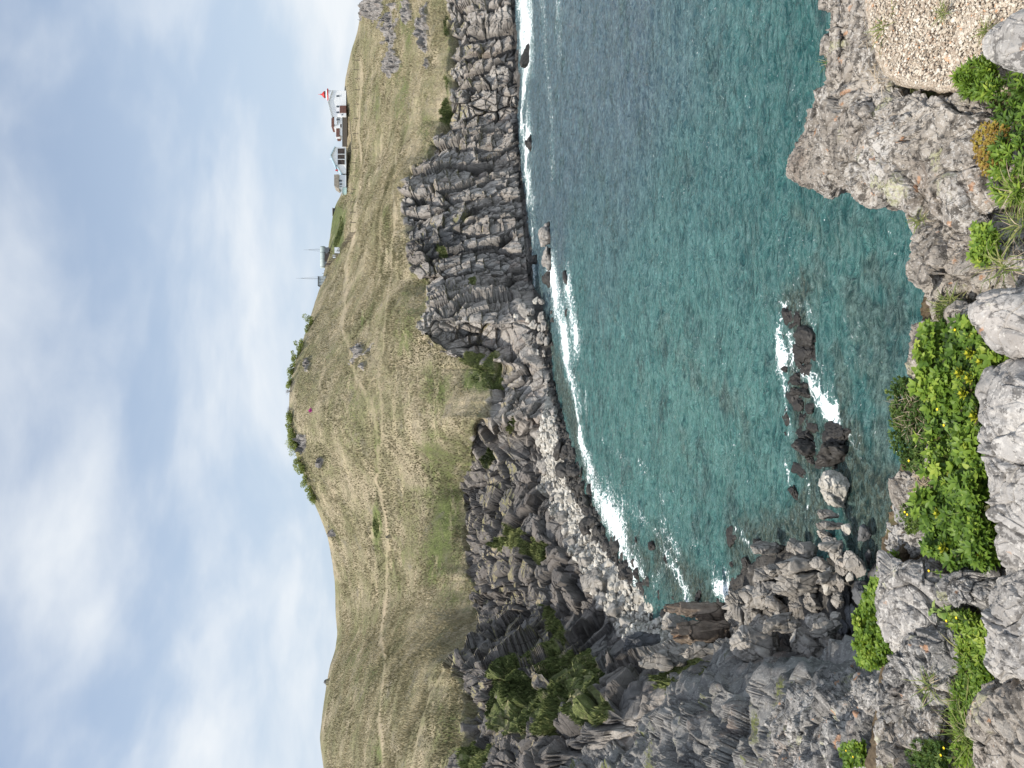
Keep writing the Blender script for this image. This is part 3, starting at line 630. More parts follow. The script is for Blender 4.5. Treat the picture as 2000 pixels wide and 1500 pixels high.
slab('dark_rock', [(1757, 1292), (1800, 1232), (1850, 1216), (1892, 1232), (1890, 1300), (1860, 1342), (1810, 1330), (1768, 1325)], 25.9, .25, M_FGD, 32, 2, .11, .45, 'dark grey rough rock leaning against the big pale rock', 'rock', 480, 150)
slab('jagged_rock', [(1864, 1140), (1895, 1112), (1933, 1112), (1948, 1150), (1944, 1188), (1905, 1193), (1872, 1175)], 26.0, .25, M_FGD, 33, .7, .10, .35, 'jagged dark and white rock standing in the strip of herbs', 'rock', 320, 100)
slab('corner_rock', [(1952, 85), (1966, 48), (2000, 28), (2080, 20), (2080, 150), (1990, 132), (1957, 115)], 26.05, .22, M_FGP, 34, .8, .05, .5, 'smooth lilac grey rock lying at the near edge of the gravel', 'rock', 400, 120)
slab('rim_rock', [(1608, 0), (1614, -60), (1700, -100), (1722, -20), (1702, 38), (1662, 55), (1637, 38)], 25.6, .12, M_FG, 35, 4, .11, .4, 'craggy grey rock on the rim at the far right of the gravel', 'rock', 400, 120)
slab('rim_rock', [(1624, 95), (1642, 70), (1690, 62), (1738, 90), (1740, 148), (1690, 162), (1642, 150)], 25.65, .12, M_FG, 36, 4, .11, .4, 'crumbly rock on the rim between the gravel and the sea', 'rock', 420, 130)
slab('rim_rock', [(1600, -440), (1625, -220), (1612, -90), (1612, 0), (1640, 44), (1628, 95), (1646, 150), (1630, 180), (1715, 176), (1752, 120), (1756, 0), (1745, -90), (1750, -440)], 25.72, .12, M_FG, 44, 5, .1, .45, 'low crumbling rock rim along the sea side of the gravel', 'rock', 800, 160)
slab('rim_rock', [(1772, 388), (1802, 434), (1800, 495), (1814, 575), (1826, 644), (1880, 640), (1910, 560), (1905, 440), (1840, 400)], 25.70, .12, M_FG, 45, 5, .1, .45, 'lower rock rim dropping to the water between promontory and grey block', 'rock', 500, 140)
slab('shore_ledge', [(1440, 1120), (1500, 1075), (1600, 1060), (1660, 1065), (1725, 1080), (1735, 1180), (1720, 1270), (1640, 1330), (1540, 1350), (1440, 1330), (1400, 1260), (1415, 1180)], -.35, 1.1, M_BLD, 48, 2.5, .45, 2.6, 'low rock shelf under the heap of grey rocks', 'rock', 420, 150, flare=.06)
slab('rim_rock', [(1738, 1085), (1752, 1000), (1780, 950), (1830, 960), (1840, 1060), (1790, 1085)], 25.66, .1, M_FGD, 46, 4, .09, .4, 'low dark rock under the knobbly rim rock beside the herbs', 'rock', 400, 120)
slab('rim_rock', [(1740, 1300), (1800, 1290), (1900, 1330), (1930, 1400), (1900, 1480), (1800, 1470), (1745, 1400)], 25.68, .12, M_FGD, 47, 3, .1, .45, 'low broken rock between the dark rock and the left end of the ledge', 'rock', 450, 130)
slab('wall_rock', [(1562, 1385), (1600, 1352), (1660, 1338), (1700, 1345), (1735, 1400), (1730, 1480), (1690, 1620), (1590, 1620), (1552, 1490)], [21.5, 22.5, 23.8, 24.4, 25, 25.3, 25, 23.5, 21.5], .5, M_FGD, 37, 4, .32, 1.2, 'tall rough rock face on the left wall above the slate slabs', 'rock', 600, 180)
slab('wall_rock', [(1692, 1315), (1760, 1312), (1830, 1340), (1848, 1400), (1800, 1438), (1742, 1402), (1700, 1350)], [25.1, 25.5, 25.8, 25.8, 25.6, 25.3, 25.1], .3, M_FGD, 38, 3, .2, .6, 'broken grey rock beside the hanging green bush on the left', 'rock', 500, 160)
slab('wall_rock', [(1745, 1425), (1800, 1442), (1870, 1410), (1890, 1470), (1880, 1600), (1760, 1600), (1738, 1500)], 25.75, .3, M_FG, 39, 2, .2, .6, 'pale cracked rock at the left end of the ledge above a grass cushion', 'rock', 480, 150)

# ------------------------------------------------------------------ the left wall of the bay, a rib of rock running down from the ledge
tb = np.array([(985, 1530, 92), (1010, 1500, 86), (1050, 1462, 82), (1090, 1432, 79), (1150, 1402, 75), (1230, 1386, 69), (1300, 1356, 61), (1380, 1354, 50), (1440, 1346, 42), (1500, 1336, 33.5), (1560, 1326, 25), (1640, 1310, 15.5), (1700, 1302, 10.2), (1760, 1320, 7.6), (1860, 1360, 6.4)], float)
xs = np.linspace(985, 1860, 520)
yb0 = np.interp(xs, tb[:, 0], tb[:, 1]); yb0 = blur(yb0, 200, 0); yj = fbm(np.stack([xs / 34, 0 * xs, 0 * xs], -1), 3, 301) * 13; yb = yb0 + yj
Yb = np.exp(np.interp(xs, tb[:, 0], np.log(tb[:, 2])))
rows = []
for t in np.linspace(1, 0, 22)[:-1]:
    q = PY(xs, yb, Yb); q[:, 1] += Yb * .10 * t; q[:, 0] += Yb * .02 * t; q[:, 2] -= (2 + q[:, 2] * .95) * t ** 1.4; rows.append(q)
for t in np.linspace(0, 1, 300):
    y = yb0 + yj * max(0, 1 - t * 3) ** 2 + (1660 - yb0) * t
    rows.append(PY(xs, y, Yb * (1 - .24 * np.sin(t * 1.5) + .0 * t)))
P = np.stack(rows); n = gnormals(blur(blur(P, 6, 0), 6, 1))
if (n * (CAMP - P)).sum(-1)[150:].mean() < 0: n = -n
sY = np.clip(P[..., 1:2], 5, 100)
d = relief(np.concatenate([P[..., :1], P[..., 1:2] * .6, P[..., 2:]], -1), 3.4, 71, (1, 1.4, 1), .25) * .95 + relief(P, 8.0, 75, (1, 1.4, 1), .6) * 1.4
P = P + n * (d * np.clip(P[..., 1] / 34, .12, 1.25))[..., None]
N2 = gnormals(P); N2 = np.where(N2[..., 2:3] < 0, -N2, N2)
sv = sstep(N2[..., 2] + fbm(P / 2.5, 4, 88) * .5, .95, 1.15)
g = NT('rib_rock'); p = g.pos(); sv_ = g.attr('soil', 2)
c, h = rock_colour(g, p, 1.0, (.065, .064, .063), (.185, .178, .17), (.34, .327, .305), .25, (.25, .14, .08), (1, 1, .45), .5)
v = g.noise(p, 7, 6., .7); c = g.mix(g.math('MULTIPLY', g.map(v, .54, .62), .5), c, (.44, .43, .40))
gfn = g.noise(p, 4, 5., .7)
c = g.mix(g.math('MULTIPLY', sv_, g.map(gfn, .35, .5)), c, g.ramp(gfn, [(.35, (.045, .06, .016)), (.65, (.16, .17, .06))]))
MAT_RIB = g.out(g.bsdf(c, .9, g.bump(g.math('ADD', h, v), .8, .09), .2))
rib = add('cliff_wall', mesh_from('cliff_wall', P.reshape(-1, 3), gridfaces(*P.shape[:2]), MAT_RIB, True, {'soil': sv.ravel()}))
setprops(rib, 'grey rock wall running down the left side of the bay', None, None, 'structure')
RIBP, RIBV = P, sv

# ------------------------------------------------------------------ single boulders
def boulder_mesh(name, w, dd, h, seed, p=2.6, nu=72, nv=44, amp=.13, mat=None, blocks=.45):
    u = np.linspace(0, 2 * math.pi, nu, endpoint=False); v = np.linspace(-math.pi / 2 + .02, math.pi / 2 - .02, nv)
    U, V = np.meshgrid(u, v)
    def e(c, k): return np.sign(c) * np.abs(c) ** k
    k = 2 / p
    P = np.stack([e(np.cos(V), k) * e(np.cos(U), k), e(np.cos(V), k) * e(np.sin(U), k), e(np.sin(V), k)], -1) * .5
    r = np.random.default_rng(seed)
    # cut with random planes so faces and edges appear
    for _ in range(15):
        nn = r.normal(size=3); nn /= np.linalg.norm(nn); o = r.uniform(.27, .46)
        ex = np.maximum(P @ nn - o, 0); P = P - ex[..., None] * nn * .97
    n = P / (np.linalg.norm(P, axis=-1, keepdims=True) + 1e-6)
    D = relief(P * np.array([w, dd, h]) / max(w, dd, h) + seed * 5.3, blocks, seed) * amp
    P = P + n * D[..., None]
    P[..., 0] += P[..., 2] * r.uniform(-.2, .2); P[..., 1] += P[..., 2] * r.uniform(-.1, .2)
    P = P * np.array([w, dd, h])
    me = mesh_from(name, P.reshape(-1, 3), gridfaces(nv, nu, True), mat, True)
    bm = bmesh.new(); bm.from_mesh(me); bm.verts.ensure_lookup_table()
    N = nu * nv
    for ids in (list(range(nu - 1, -1, -1)), list(range(N - nu, N))):
        f = bm.faces.new([bm.verts[i] for i in ids]); f.smooth = True
    bmesh.ops.recalc_face_normals(bm, faces=bm.faces); bm.to_mesh(me); bm.free()
    return me

def bdims(x0, x1, y0, y1, z0, k):
    ym = (y0 + y1) / 2
    f = PZ(x1, ym, z0); v = f - CAMP; sl_ = np.linalg.norm(v); th = math.atan2(-v[2], math.hypot(v[0], v[1]))
    w = (y1 - y0) * (f[1] / (FPX * cp - (x1 - 1000) * sp)); a = (x1 - x0) * sl_ / math.hypot(FPX, x1 - 1000)
    dd = k * w; h = (a - dd * math.sin(th)) / math.cos(th)
    if h < .32 * w:
        h = .32 * w; dd = max(.3 * w, (a - h * math.cos(th)) / math.sin(th))
    return f, w, dd, h
BSEED = [100]
def boulder(spec, mat, label, name='boulder', cat='boulder', group=None, z0=0.0, k=.8, p=2.6, amp=.12, res=(80, 50), sink=.18, blocks=.45):
    x0, x1, y0, y1 = spec
    f, w, dd, h = bdims(x0, x1, y0, y1, z0, k)
    BSEED[0] += 1
    hh = h * (1 + sink)
    o = add(name, boulder_mesh(name, w * 1.05, dd * 1.05, hh * 1.04, BSEED[0], p, res[0], res[1], amp, mat, blocks), None, (f[0], f[1] + dd * .5, z0 + h - hh / 2))
    o.rotation_euler[2] = random.uniform(-.25, .25)
    return setprops(o, label, cat, group)

boulder((1586, 1668, 928, 1002), M_PALE, 'big white boulder standing at the water edge at the end of the dark reef', z0=.2, k=.95, p=2.5, amp=.13, res=(150, 100), blocks=.5)
boulder((1640, 1666, 1020, 1049), M_PALE, 'egg-shaped white stone on the rocks beside the big white boulder', z0=.8, k=.8, p=2.0, amp=.06)
GP = 'grey rocks heaped at the foot of the ledge'
for i, b in enumerate([(1594, 1636, 997, 1018), (1592, 1642, 1017, 1036), (1590, 1628, 1034, 1060), (1598, 1642, 1044, 1086), (1525, 1582, 1054, 1090), (1508, 1612, 1084, 1124), (1614, 1652, 1070, 1106), (1648, 1692, 1082, 1130), (1622, 1662, 1086, 1131), (1630, 1652, 1130, 1160), (1508, 1612, 1120, 1160), (1450, 1542, 1134, 1210), (1512, 1562, 1140, 1172), (1558, 1612, 1158, 1200), (1538, 1574, 1178, 1222), (1566, 1622, 1198, 1242), (1528, 1602, 1232, 1292), (1556, 1618, 1254, 1302), (1478, 1572, 1204, 1252), (1430, 1540, 1240, 1312), (1622, 1652, 1158, 1196), (1470, 1530, 1060, 1086), (1490, 1540, 1100, 1134), (1600, 1640, 1130, 1160), (1600, 1640, 1240, 1280), (1440, 1500, 1180, 1230)]):
    boulder(b, M_BLD, 'grey weathered rock in the heap at the foot of the ledge', group=GP, z0=.5 + 1.2 * (b[2] > 1180) + .8 * (b[0] > 1590), k=1.1, p=3.2, amp=.15, blocks=.4, res=(96, 60))
for b, l in [((1612, 1630, 1108, 1166), 'long white slab lying on the heap of grey rocks'), ((1622, 1646, 1194, 1216), 'white split stone lying in the shaded gully'), ((1598, 1612, 1244, 1262), 'small white stone highest in the gully'), ((1612, 1624, 1238, 1252), 'small white stone second highest in the gully'), ((1650, 1668, 1118, 1140), 'pale stone wedged under the long white slab')]:
    boulder(b, M_PALE, l, name='white_stone', cat='stone', z0=1.6, k=.5, p=2.6, amp=.1)
for b in [(1470, 1520, 1110, 1142), (1545, 1600, 1060, 1092), (1575, 1625, 1088, 1122), (1440, 1500, 1150, 1192), (1490, 1545, 1170, 1212), (1590, 1640, 1120, 1150), (1520, 1570, 1092, 1124), (1600, 1650, 1060, 1084), (1450, 1510, 1205, 1240), (1580, 1640, 1215, 1252)]:
    boulder(b, M_BLD, 'grey weathered rock in the heap at the foot of the ledge', group=GP, z0=.9 + 1.0 * (b[2] > 1180) + .6 * (b[0] > 1570), k=.9, p=4, amp=.14, blocks=.45, res=(96, 60))
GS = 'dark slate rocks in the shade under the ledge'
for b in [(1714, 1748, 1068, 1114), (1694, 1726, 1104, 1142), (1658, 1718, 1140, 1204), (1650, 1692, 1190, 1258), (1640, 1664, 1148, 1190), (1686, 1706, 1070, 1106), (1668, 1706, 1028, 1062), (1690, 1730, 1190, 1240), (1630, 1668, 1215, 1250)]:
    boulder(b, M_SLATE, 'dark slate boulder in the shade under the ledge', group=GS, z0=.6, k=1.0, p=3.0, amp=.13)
# upright slabs at the end of the beach
for b, m, l, z0 in [((1308, 1432, 1172, 1214), M_TAN, 'rusty orange upright slab at the water end of the white cobbles', 0), ((1322, 1436, 1214, 1262), M_TAN, 'brown cracked slab behind the rusty upright slab', .4), ((1300, 1345, 1206, 1240), M_BLD, 'pale block touching the white cobbles beside the rusty slab', 2), ((1412, 1478, 1160, 1236), M_BLD, 'pale cracked block in front of the rusty slab', .2), ((1400, 1470, 1256, 1318), M_BLD, 'pale leaning slab below the scrubby slope', 2), ((1330, 1400, 1256, 1290), M_BLD, 'grey slab at the top of the gully under the scrub', 4), ((1225, 1290, 1235, 1275), M_SLATE, 'dark split rock at the head of the beach', 4), ((1240, 1335, 1270, 1310), M_BLD, 'pale grey outcrop above the dark split rock', 6)]:
    boulder(b, m, l, name='rock_slab', cat='rock', z0=z0, k=.6, p=5, amp=.17, res=(190, 140), blocks=.30)
# reef and wave-washed rocks
GR = 'wet black rocks of the reef'
for b in [(1533, 1546, 588, 606), (1520, 1552, 598, 640), (1544, 1574, 604, 640), (1517, 1536, 640, 666), (1538, 1592, 638, 682), (1527, 1539, 660, 674), (1543, 1580, 684, 720), (1525, 1541, 696, 716), (1525, 1546, 716, 730), (1532, 1572, 728, 757), (1554, 1587, 744, 762), (1545, 1587, 756, 778), (1524, 1550, 796, 836), (1545, 1578, 775, 802), (1568, 1602, 786, 812), (1555, 1580, 806, 840), (1536, 1602, 858, 892), (1570, 1602, 888, 908), (1590, 1625, 890, 925)]:
    boulder(b, M_WET, 'wet black rock of the low reef', name='reef_rock', cat='rock', group=GR, z0=-.1, k=1.6, p=3, amp=.2, sink=.6, blocks=.5)
boulder((1588, 1674, 822, 888), M_WET, 'largest wet black slab of the reef, nearest the white boulder', name='reef_rock', cat='rock', z0=-.1, k=1.7, p=3.4, amp=.17, sink=.6, res=(140, 90), blocks=.4)
for b in [(1546, 1592, 656, 704), (1530, 1566, 756, 800), (1540, 1602, 830, 870), (1575, 1662, 868, 912), (1545, 1590, 905, 938), (1600, 1648, 900, 934), (1535, 1560, 626, 650), (1556, 1594, 706, 744), (1600, 1640, 930, 965), (1536, 1560, 945, 985), (1560, 1610, 812, 850), (1562, 1606, 676, 712), (1530, 1560, 836, 862)]:
    boulder(b, M_WET, 'wet black rock of the low reef', name='reef_rock', cat='rock', group=GR, z0=-.12, k=2.2, p=3, amp=.22, sink=.7, blocks=.45)
GW = 'wet boulders standing in the shallows'
for b in [(1415, 1441, 1034, 1074), (1444, 1470, 1088, 1118), (1468, 1496, 1054, 1082), (1354, 1378, 1154, 1186), (1438, 1460, 1118, 1142), (1398, 1412, 1164, 1182), (1420, 1436, 1096, 1110), (1470, 1500, 1090, 1112), (1290, 1312, 1082, 1108), (1262, 1280, 1060, 1078), (1236, 1252, 1046, 1062)]:
    boulder(b, M_WET, 'dark wet boulder awash in the shallows of the cove', group=GW, z0=-.1, k=1.0, p=2.6, amp=.12, sink=.5)
for b, m, l in [((1016, 1037, 86, 124), M_WET, 'black rock awash under the far right cliff'), ((1024, 1042, 262, 292), M_WET, 'black rock in the surf below the tall cliff'), ((1046, 1080, 430, 480), M_BLD, 'large grey rock standing clear in the sea off the cliff'), ((1054, 1082, 478, 526), M_BLD, 'low grey rock joined to the large sea rock'), ((1060, 1078, 530, 562), M_WET, 'dark rock at the start of the white surf'), ((1098, 1113, 528, 566), M_WET, 'brown rock between two lines of surf'), ((1036, 1052, 498, 520), M_WET, 'small black rock between cliff and sea rock'), ((1100, 1112, 600, 622), M_WET, 'small dark rock in the middle of the surf')]:
    boulder(b, m, l, name='sea_rock', cat='rock', z0=-.2, k=.7, p=2.8, amp=.16, sink=.35)
GU = 'pale blocks fallen under the headland'
rr = np.random.default_rng(8)
for i in range(40):
    y = rr.uniform(586, 706); x1 = rr.uniform(1016, 1084); sz = rr.uniform(9, 30) * (1.0 if rr.random() < .6 else .6)
    zb = float(np.interp(x1, [1005, 1082], [6.5, -.1]))
    boulder((x1 - sz * rr.uniform(.6, 1.0), x1, y - sz / 2, y + sz / 2), M_PALE if x1 < 1062 and rr.random() < .35 else M_BLD, 'pale fallen block in the rubble under the headland', group=GU, z0=zb, k=.9, p=3.4, amp=.17, res=(36, 24))

# beach boulders: copies of a few shapes, pale above and wet black along the water
def beach_pos(y, t):
    return np.interp(y, ycol, cW(ycol)) * (1 - t) + t * np.interp(y, ycol, cF(ycol))
jj = np.arange(nB)
def beach_point(y, t):
    j = int(np.clip(np.interp(y, ycol, np.arange(NC)), 0, NC - 1)); i = 1 + t * (nB - 1); i0 = int(i); f = i - i0
    return HILLP[i0, j] * (1 - f) + HILLP[min(i0 + 1, nB), j] * f
protoP = [boulder_mesh('boulder', 1, rr.uniform(.7, 1.1), rr.uniform(.5, .8), 400 + i, rr.uniform(2.2, 3.2), 30, 20, .12, M_PALE) for i in range(7)]
protoW = [boulder_mesh('boulder', 1, rr.uniform(.8, 1.1), rr.uniform(.6, .85), 420 + i, rr.uniform(2.2, 2.8), 30, 20, .12, M_WET) for i in range(6)]
protoG = [boulder_mesh('boulder', 1, rr.uniform(.8, 1.1), rr.uniform(.6, .9), 440 + i, rr.uniform(2.6, 3.6), 30, 20, .15, M_BLD) for i in range(6)]
def scatter(protos, n, yr, tr, sr, label, group, ydens=None):
    for i in range(n):
        y = rr.uniform(*yr); t = rr.uniform(*tr); s = rr.uniform(*sr) * (1.6 if rr.random() < .12 else 1)
        o = add('boulder', protos[rr.integers(len(protos))], None, Vector(beach_point(y, t)) + Vector((0, 0, s * .12)))
        o.scale = (s, s, s); o.rotation_euler = (rr.normal(0, .3), rr.normal(0, .3), rr.uniform(0, 6.28)); setprops(o, label, 'boulder', group)
scatter(protoP, 90, (800, 1215), (.45, 1.0), (.9, 2.0), 'pale boulder on the white cobble beach', 'pale boulders on the cobble beach')
scatter(protoG, 36, (900, 1260), (.8, 1.0), (1.4, 3.2), 'grey boulder at the foot of the cliff behind the cobbles', 'grey boulders at the cliff foot')
scatter(protoW, 62, (870, 1200), (.0, .46), (1.2, 2.7), 'wet black boulder at the water edge of the cobble beach', 'wet boulders along the water')
scatter(protoW, 22, (690, 870), (.05, .5), (.5, 1.4), 'small dark boulder on the narrow shore under the cliff', 'small dark boulders under the cliff')
scatter(protoG, 18, (700, 860), (.3, 1.0), (.8, 2.0), 'grey boulder on the narrow shore', 'grey boulders on the narrow shore')

def cobble_field(name, n, pts_fn, sr, mat, label, seed):
    r = np.random.default_rng(seed)
    bm = bmesh.new(); bmesh.ops.create_icosphere(bm, subdivisions=1, radius=.5); bm.verts.ensure_lookup_table()
    B = np.array([v.co[:] for v in bm.verts]); Fc = np.array([[v.index for v in f.verts] for f in bm.faces]); bm.free()
    V = []
    base = np.array([pts_fn(r) for _ in range(n)])
    s = np.exp(r.normal(math.log(sr), .38, n))
    sc3 = np.stack([s, s * r.uniform(.6, 1, n), s * r.uniform(.4, .75, n)], -1)
    a = r.uniform(0, 6.28, n)
    Vv = B[None] * (1 + r.uniform(-.22, .22, (n, len(B), 1))) * sc3[:, None]
    tl = r.normal(0, .3, (n, 1)); Vv[..., 2] += Vv[..., 0] * tl
    x = Vv[..., 0] * np.cos(a)[:, None] - Vv[..., 1] * np.sin(a)[:, None]; y = Vv[..., 0] * np.sin(a)[:, None] + Vv[..., 1] * np.cos(a)[:, None]
    Vv = np.stack([x, y, Vv[..., 2]], -1) + base[:, None] + np.array([0, 0, 1]) * (sc3[:, None, 2:] * .15)
    Ff = (Fc[None] + (np.arange(n) * len(B))[:, None, None]).reshape(-1, 3)
    o = add(name, mesh_from(name, Vv.reshape(-1, 3), Ff, mat, False, {'tone': np.repeat(r.random(n), len(B))}))
    return setprops(o, label, None, None, 'stuff')
def tone_mat(name, stops, rough=.9, spec=.2, sss=0.0, scale=0, bump=0.0):
    g = NT(name); t = g.attr('tone', 2); c = g.ramp(t, stops); nm = None
    if scale:
        n = g.noise(g.pos(), scale, 5., .6); c = g.mix(g.map(n, .3, .7, .75, 1.0), (0, 0, 0), c); nm = g.bump(n, bump, .02)
    sh = g.bsdf(c, rough, nm, spec)
    if sss:
        tr = g.n('ShaderNodeBsdfTranslucent', {'Color': g.mix(.5, c, (.25, .32, .02))})
        sh = g.n('ShaderNodeMixShader', {0: sss, 1: sh, 2: tr})
    return g.out(sh)
M_COB = tone_mat('white_cobble', [(0, (.22, .205, .18)), (.3, (.40, .375, .33)), (1, (.60, .57, .51))], scale=1.5, bump=.3)
M_COBD = tone_mat('wet_cobble', [(0, (.018, .017, .016)), (1, (.075, .07, .062))], .6, .4)
cobble_field('cobbles', 4200, lambda r: beach_point(r.uniform(800, 1240), .40 + .6 * r.random()), .62, M_COB, 'white rounded cobbles covering the beach under the cliffs', 12)
cobble_field('wet_cobbles', 2600, lambda r: beach_point(r.uniform(780, 1200), .42 * r.random()), .6, M_COBD, 'black wet cobbles along the water line', 13)
#@@BUILD
# ------------------------------------------------------------------ buildings and masts on the headland
M_WHITE = plain('white_paint', (.80, .80, .79), .8, .05, 2.0)
M_WHITE2 = plain('greyed_white_paint', (.66, .69, .71), .8, .06, 2.0)
M_BROWN = plain('brown_red_roof', (.15, .075, .06), .8, .2, 2.0)
M_RED = plain('red_paint', (.48, .035, .03), .5, .1, 2.0)
M_GLASS = plain('dark_window', (.05, .06, .07), .15, .2, 2.0, spec=.5)
M_BLUE = plain('pale_blue_trim', (.36, .48, .54), .7, .1, 2.0)
M_MINT = plain('mint_paint', (.46, .60, .56), .8, .1, 2.0)
M_TANR = plain('weathered_tan_roof', (.27, .24, .20), .9, .2, 1.5)
M_DARKW = plain('dark_timber', (.06, .05, .045), .9, .3, 1.5)
M_POST = plain('grey_brown_post', (.11, .09, .07), .9, .3, 4.0)
M_TANK = plain('grey_green_tank', (.40, .45, .43), .55, .12, .7)
M_PANEL = plain('grey_panel', (.33, .36, .36), .7, .2, 1.0)
M_STEEL = plain('dark_steel', (.12, .125, .13), .5, .2, 3.0, metal=.3)

def prism(name, pts, Y, depth, mat, parent, root):
    """front outline given in photo pixels at distance Y, pushed back by depth"""
    a = PY(np.array([q[0] for q in pts], float), np.array([q[1] for q in pts], float), Y); b = a.copy(); b[:, 1] += depth
    n = len(pts); V = np.concatenate([a, b]) - np.array(root)
    F = [list(range(n)), list(range(2 * n - 1, n - 1, -1))] + [[i, i + n, (i + 1) % n + n, (i + 1) % n] for i in range(n)]
    me = mesh_from(name, V, F, mat, False)
    bm = bmesh.new(); bm.from_mesh(me); bmesh.ops.recalc_face_normals(bm, faces=bm.faces); bm.to_mesh(me); bm.free()
    return add(name, me, parent)

def rect(x0, x1, y0, y1): return [(x0, y0), (x0, y1), (x1, y1), (x1, y0)]
def rod(name, pts, r, mat, parent=None, root=(0, 0, 0), n=8):
    pts = np.asarray(pts, float) - np.array(root); rr_ = np.broadcast_to(np.asarray(r, float), len(pts))
    rows = []
    for i, q in enumerate(pts):
        t = pts[min(i + 1, len(pts) - 1)] - pts[max(i - 1, 0)]; t /= np.linalg.norm(t)
        a = np.cross(t, (0, 0, 1) if abs(t[2]) < .9 else (1, 0, 0)); a /= np.linalg.norm(a); b = np.cross(t, a)
        th = np.linspace(0, 2 * math.pi, n, endpoint=False)
        rows.append(q + (np.cos(th)[:, None] * a + np.sin(th)[:, None] * b) * rr_[i])
    V = np.concatenate(rows); F = gridfaces(len(pts), n, True).tolist() + [list(range(n))[::-1], list(range(len(V) - n, len(V)))]
    return add(name, mesh_from(name, V, F, mat, n > 6), parent)
def lathe(name, prof, c, mat, parent, root, n=20):
    th = np.linspace(0, 2 * math.pi, n, endpoint=False)
    V = np.concatenate([np.stack([np.cos(th) * r, np.sin(th) * r, 0 * th + z], -1) for r, z in prof]) + np.array(c) - np.array(root)
    F = gridfaces(len(prof), n, True).tolist() + [list(range(n))[::-1], list(range(len(V) - n, len(V)))]
    return add(name, mesh_from(name, V, F, mat, True), parent)

YL = float(np.interp(200, ycol, YR_)) - 6
def thing(name, label, cat, x, y, Y, group=None):
    r = PY(x, y, Y); e = empty(name, r.tolist()); setprops(e, label, cat, group); return e, r
# lighthouse
e, r = thing('lighthouse', 'white gabled lighthouse building with a red lantern on the headland', 'lighthouse', 668, 200, YL)
prism('wall', [(641.3, 200), (648.2, 177), (676, 177), (676, 228), (648.2, 228)], YL, 9, M_WHITE, e, r)
prism('roof', [(639.6, 200), (647.4, 175.5), (649, 176), (641.2, 200), (649, 229.5), (647.4, 230)], YL - .5, 10, M_WHITE2, e, r)
for (x0, x1, y0, y1) in [(657, 663, 186, 189), (657, 662.5, 206.5, 209.5), (657, 662.5, 218, 221), (657, 664, 231.5, 234.5)]:
    w = prism('window', rect(x0, x1, y0, y1), YL - .12, .2, M_GLASS, e, r); prism('frame', rect(x1 + .1, x1 + .6, y0 - .3, y1 + .3), YL - .2, .3, M_WHITE2, w, r)
po = prism('porch', rect(663.5, 676, 206, 220), YL - 2.6, 2.4, M_BROWN, e, r); pw_ = prism('porch', rect(664.5, 676, 220.3, 227), YL - 2.2, 2.0, M_WHITE, e, r)
prism('window', rect(667, 669, 222.5, 225), YL - 2.35, .2, M_GLASS, pw_, r)
prism('wing', rect(652.5, 676, 228.3, 250), YL + .8, 7, M_WHITE, e, r)
wr = prism('wing_roof', [(647.2, 228.5), (652.6, 228.5), (652.6, 246.5), (647.2, 246.5)], YL + .3, 7.5, M_BROWN, e, r)
prism('dormer', rect(653, 658, 228.6, 243), YL + .2, .5, M_WHITE2, wr, r)
prism('chimney', rect(645.5, 653, 244.5, 248), YL + 3, 1.2, M_WHITE2, e, r)
prism('door', rect(664.5, 672, 242, 249), YL + .6, .3, M_DARKW, e, r)
prism('annex', rect(663, 676, 250.3, 264), YL + 1.6, 6, M_WHITE, e, r)
prism('annex_roof', rect(656.5, 663, 251, 266), YL + 1.2, 6.6, M_BROWN, e, r); prism('annex_chimney', rect(655.5, 664.5, 266.2, 268.6), YL + 2, 1.5, M_WHITE, e, r)
lc = PY(648, 185.5, YL + 5); mpp = (YL + 5) / FPX * 1.0
ln = lathe('tower', [(1.9, -5), (1.9, .8), (1.75, 2.3)], lc, M_WHITE, e, r)
lathe('gallery', [(2.0, 1.3), (2.5, 1.45), (2.5, 1.75), (2.0, 1.8)], lc, M_RED, e, r)
la = lathe('lantern', [(1.35, 2.0), (1.35, 3.1)], lc, M_GLASS, e, r); lathe('lantern_dome', [(1.5, 2.9), (1.3, 3.3), (.65, 3.9), (.25, 4.2), (.32, 4.5), (.09, 4.8), (.05, 5.6)], lc, M_RED, e, r)
lathe('lantern_base', [(1.5, 1.8), (1.5, 2.15)], lc, M_WHITE, la, r)
# long wall behind
e, r = thing('garden_wall', 'low brownish wall running from the lighthouse to the blue-trimmed house', 'wall', 672, 255, YL - 3)
prism('panel', rect(668.5, 678, 229, 286), YL - 3, .4, M_POST, e, r); prism('coping', rect(667.6, 668.4, 229, 286), YL - 3.1, .6, M_WHITE2, e, r)
# house 2
e, r = thing('house', 'white gabled house with pale blue trim and a dark open front', 'house', 668, 305, YL - 2)
prism('gable_wall', [(646, 303), (654.5, 287), (676, 287), (676, 322), (655, 322)], YL - 2, 8, M_WHITE, e, r)
prism('roof', [(644.6, 303), (653.4, 285.6), (655, 286), (646.4, 303), (656, 324), (654.3, 324.5)], YL - 2.7, 9.2, M_BLUE, e, r)
prism('open_front_shade', rect(659.5, 673, 290, 321), YL - 2.15, .3, M_DARKW, e, r)  # dark panel stands in for the shade inside the opening
for yy in (300.5, 310.5): prism('post', rect(659.5, 674, yy, yy + .9), YL - 2.5, .3, M_WHITE2, e, r)
prism('lean_to', [(658, 322.3), (668, 339), (676, 339), (676, 322.3)], YL - 1.7, 6, M_WHITE, e, r); prism('lean_to_roof', [(655.8, 322.3), (667.6, 341), (669, 340.4), (657.8, 322.3)], YL - 2.2, 7, M_BLUE, e, r)
prism('chimney', rect(655, 660, 331, 333), YL + 1, .8, M_RED, e, r); prism('flue', rect(643, 650, 309.5, 311), YL + 2, .5, M_WHITE2, e, r)
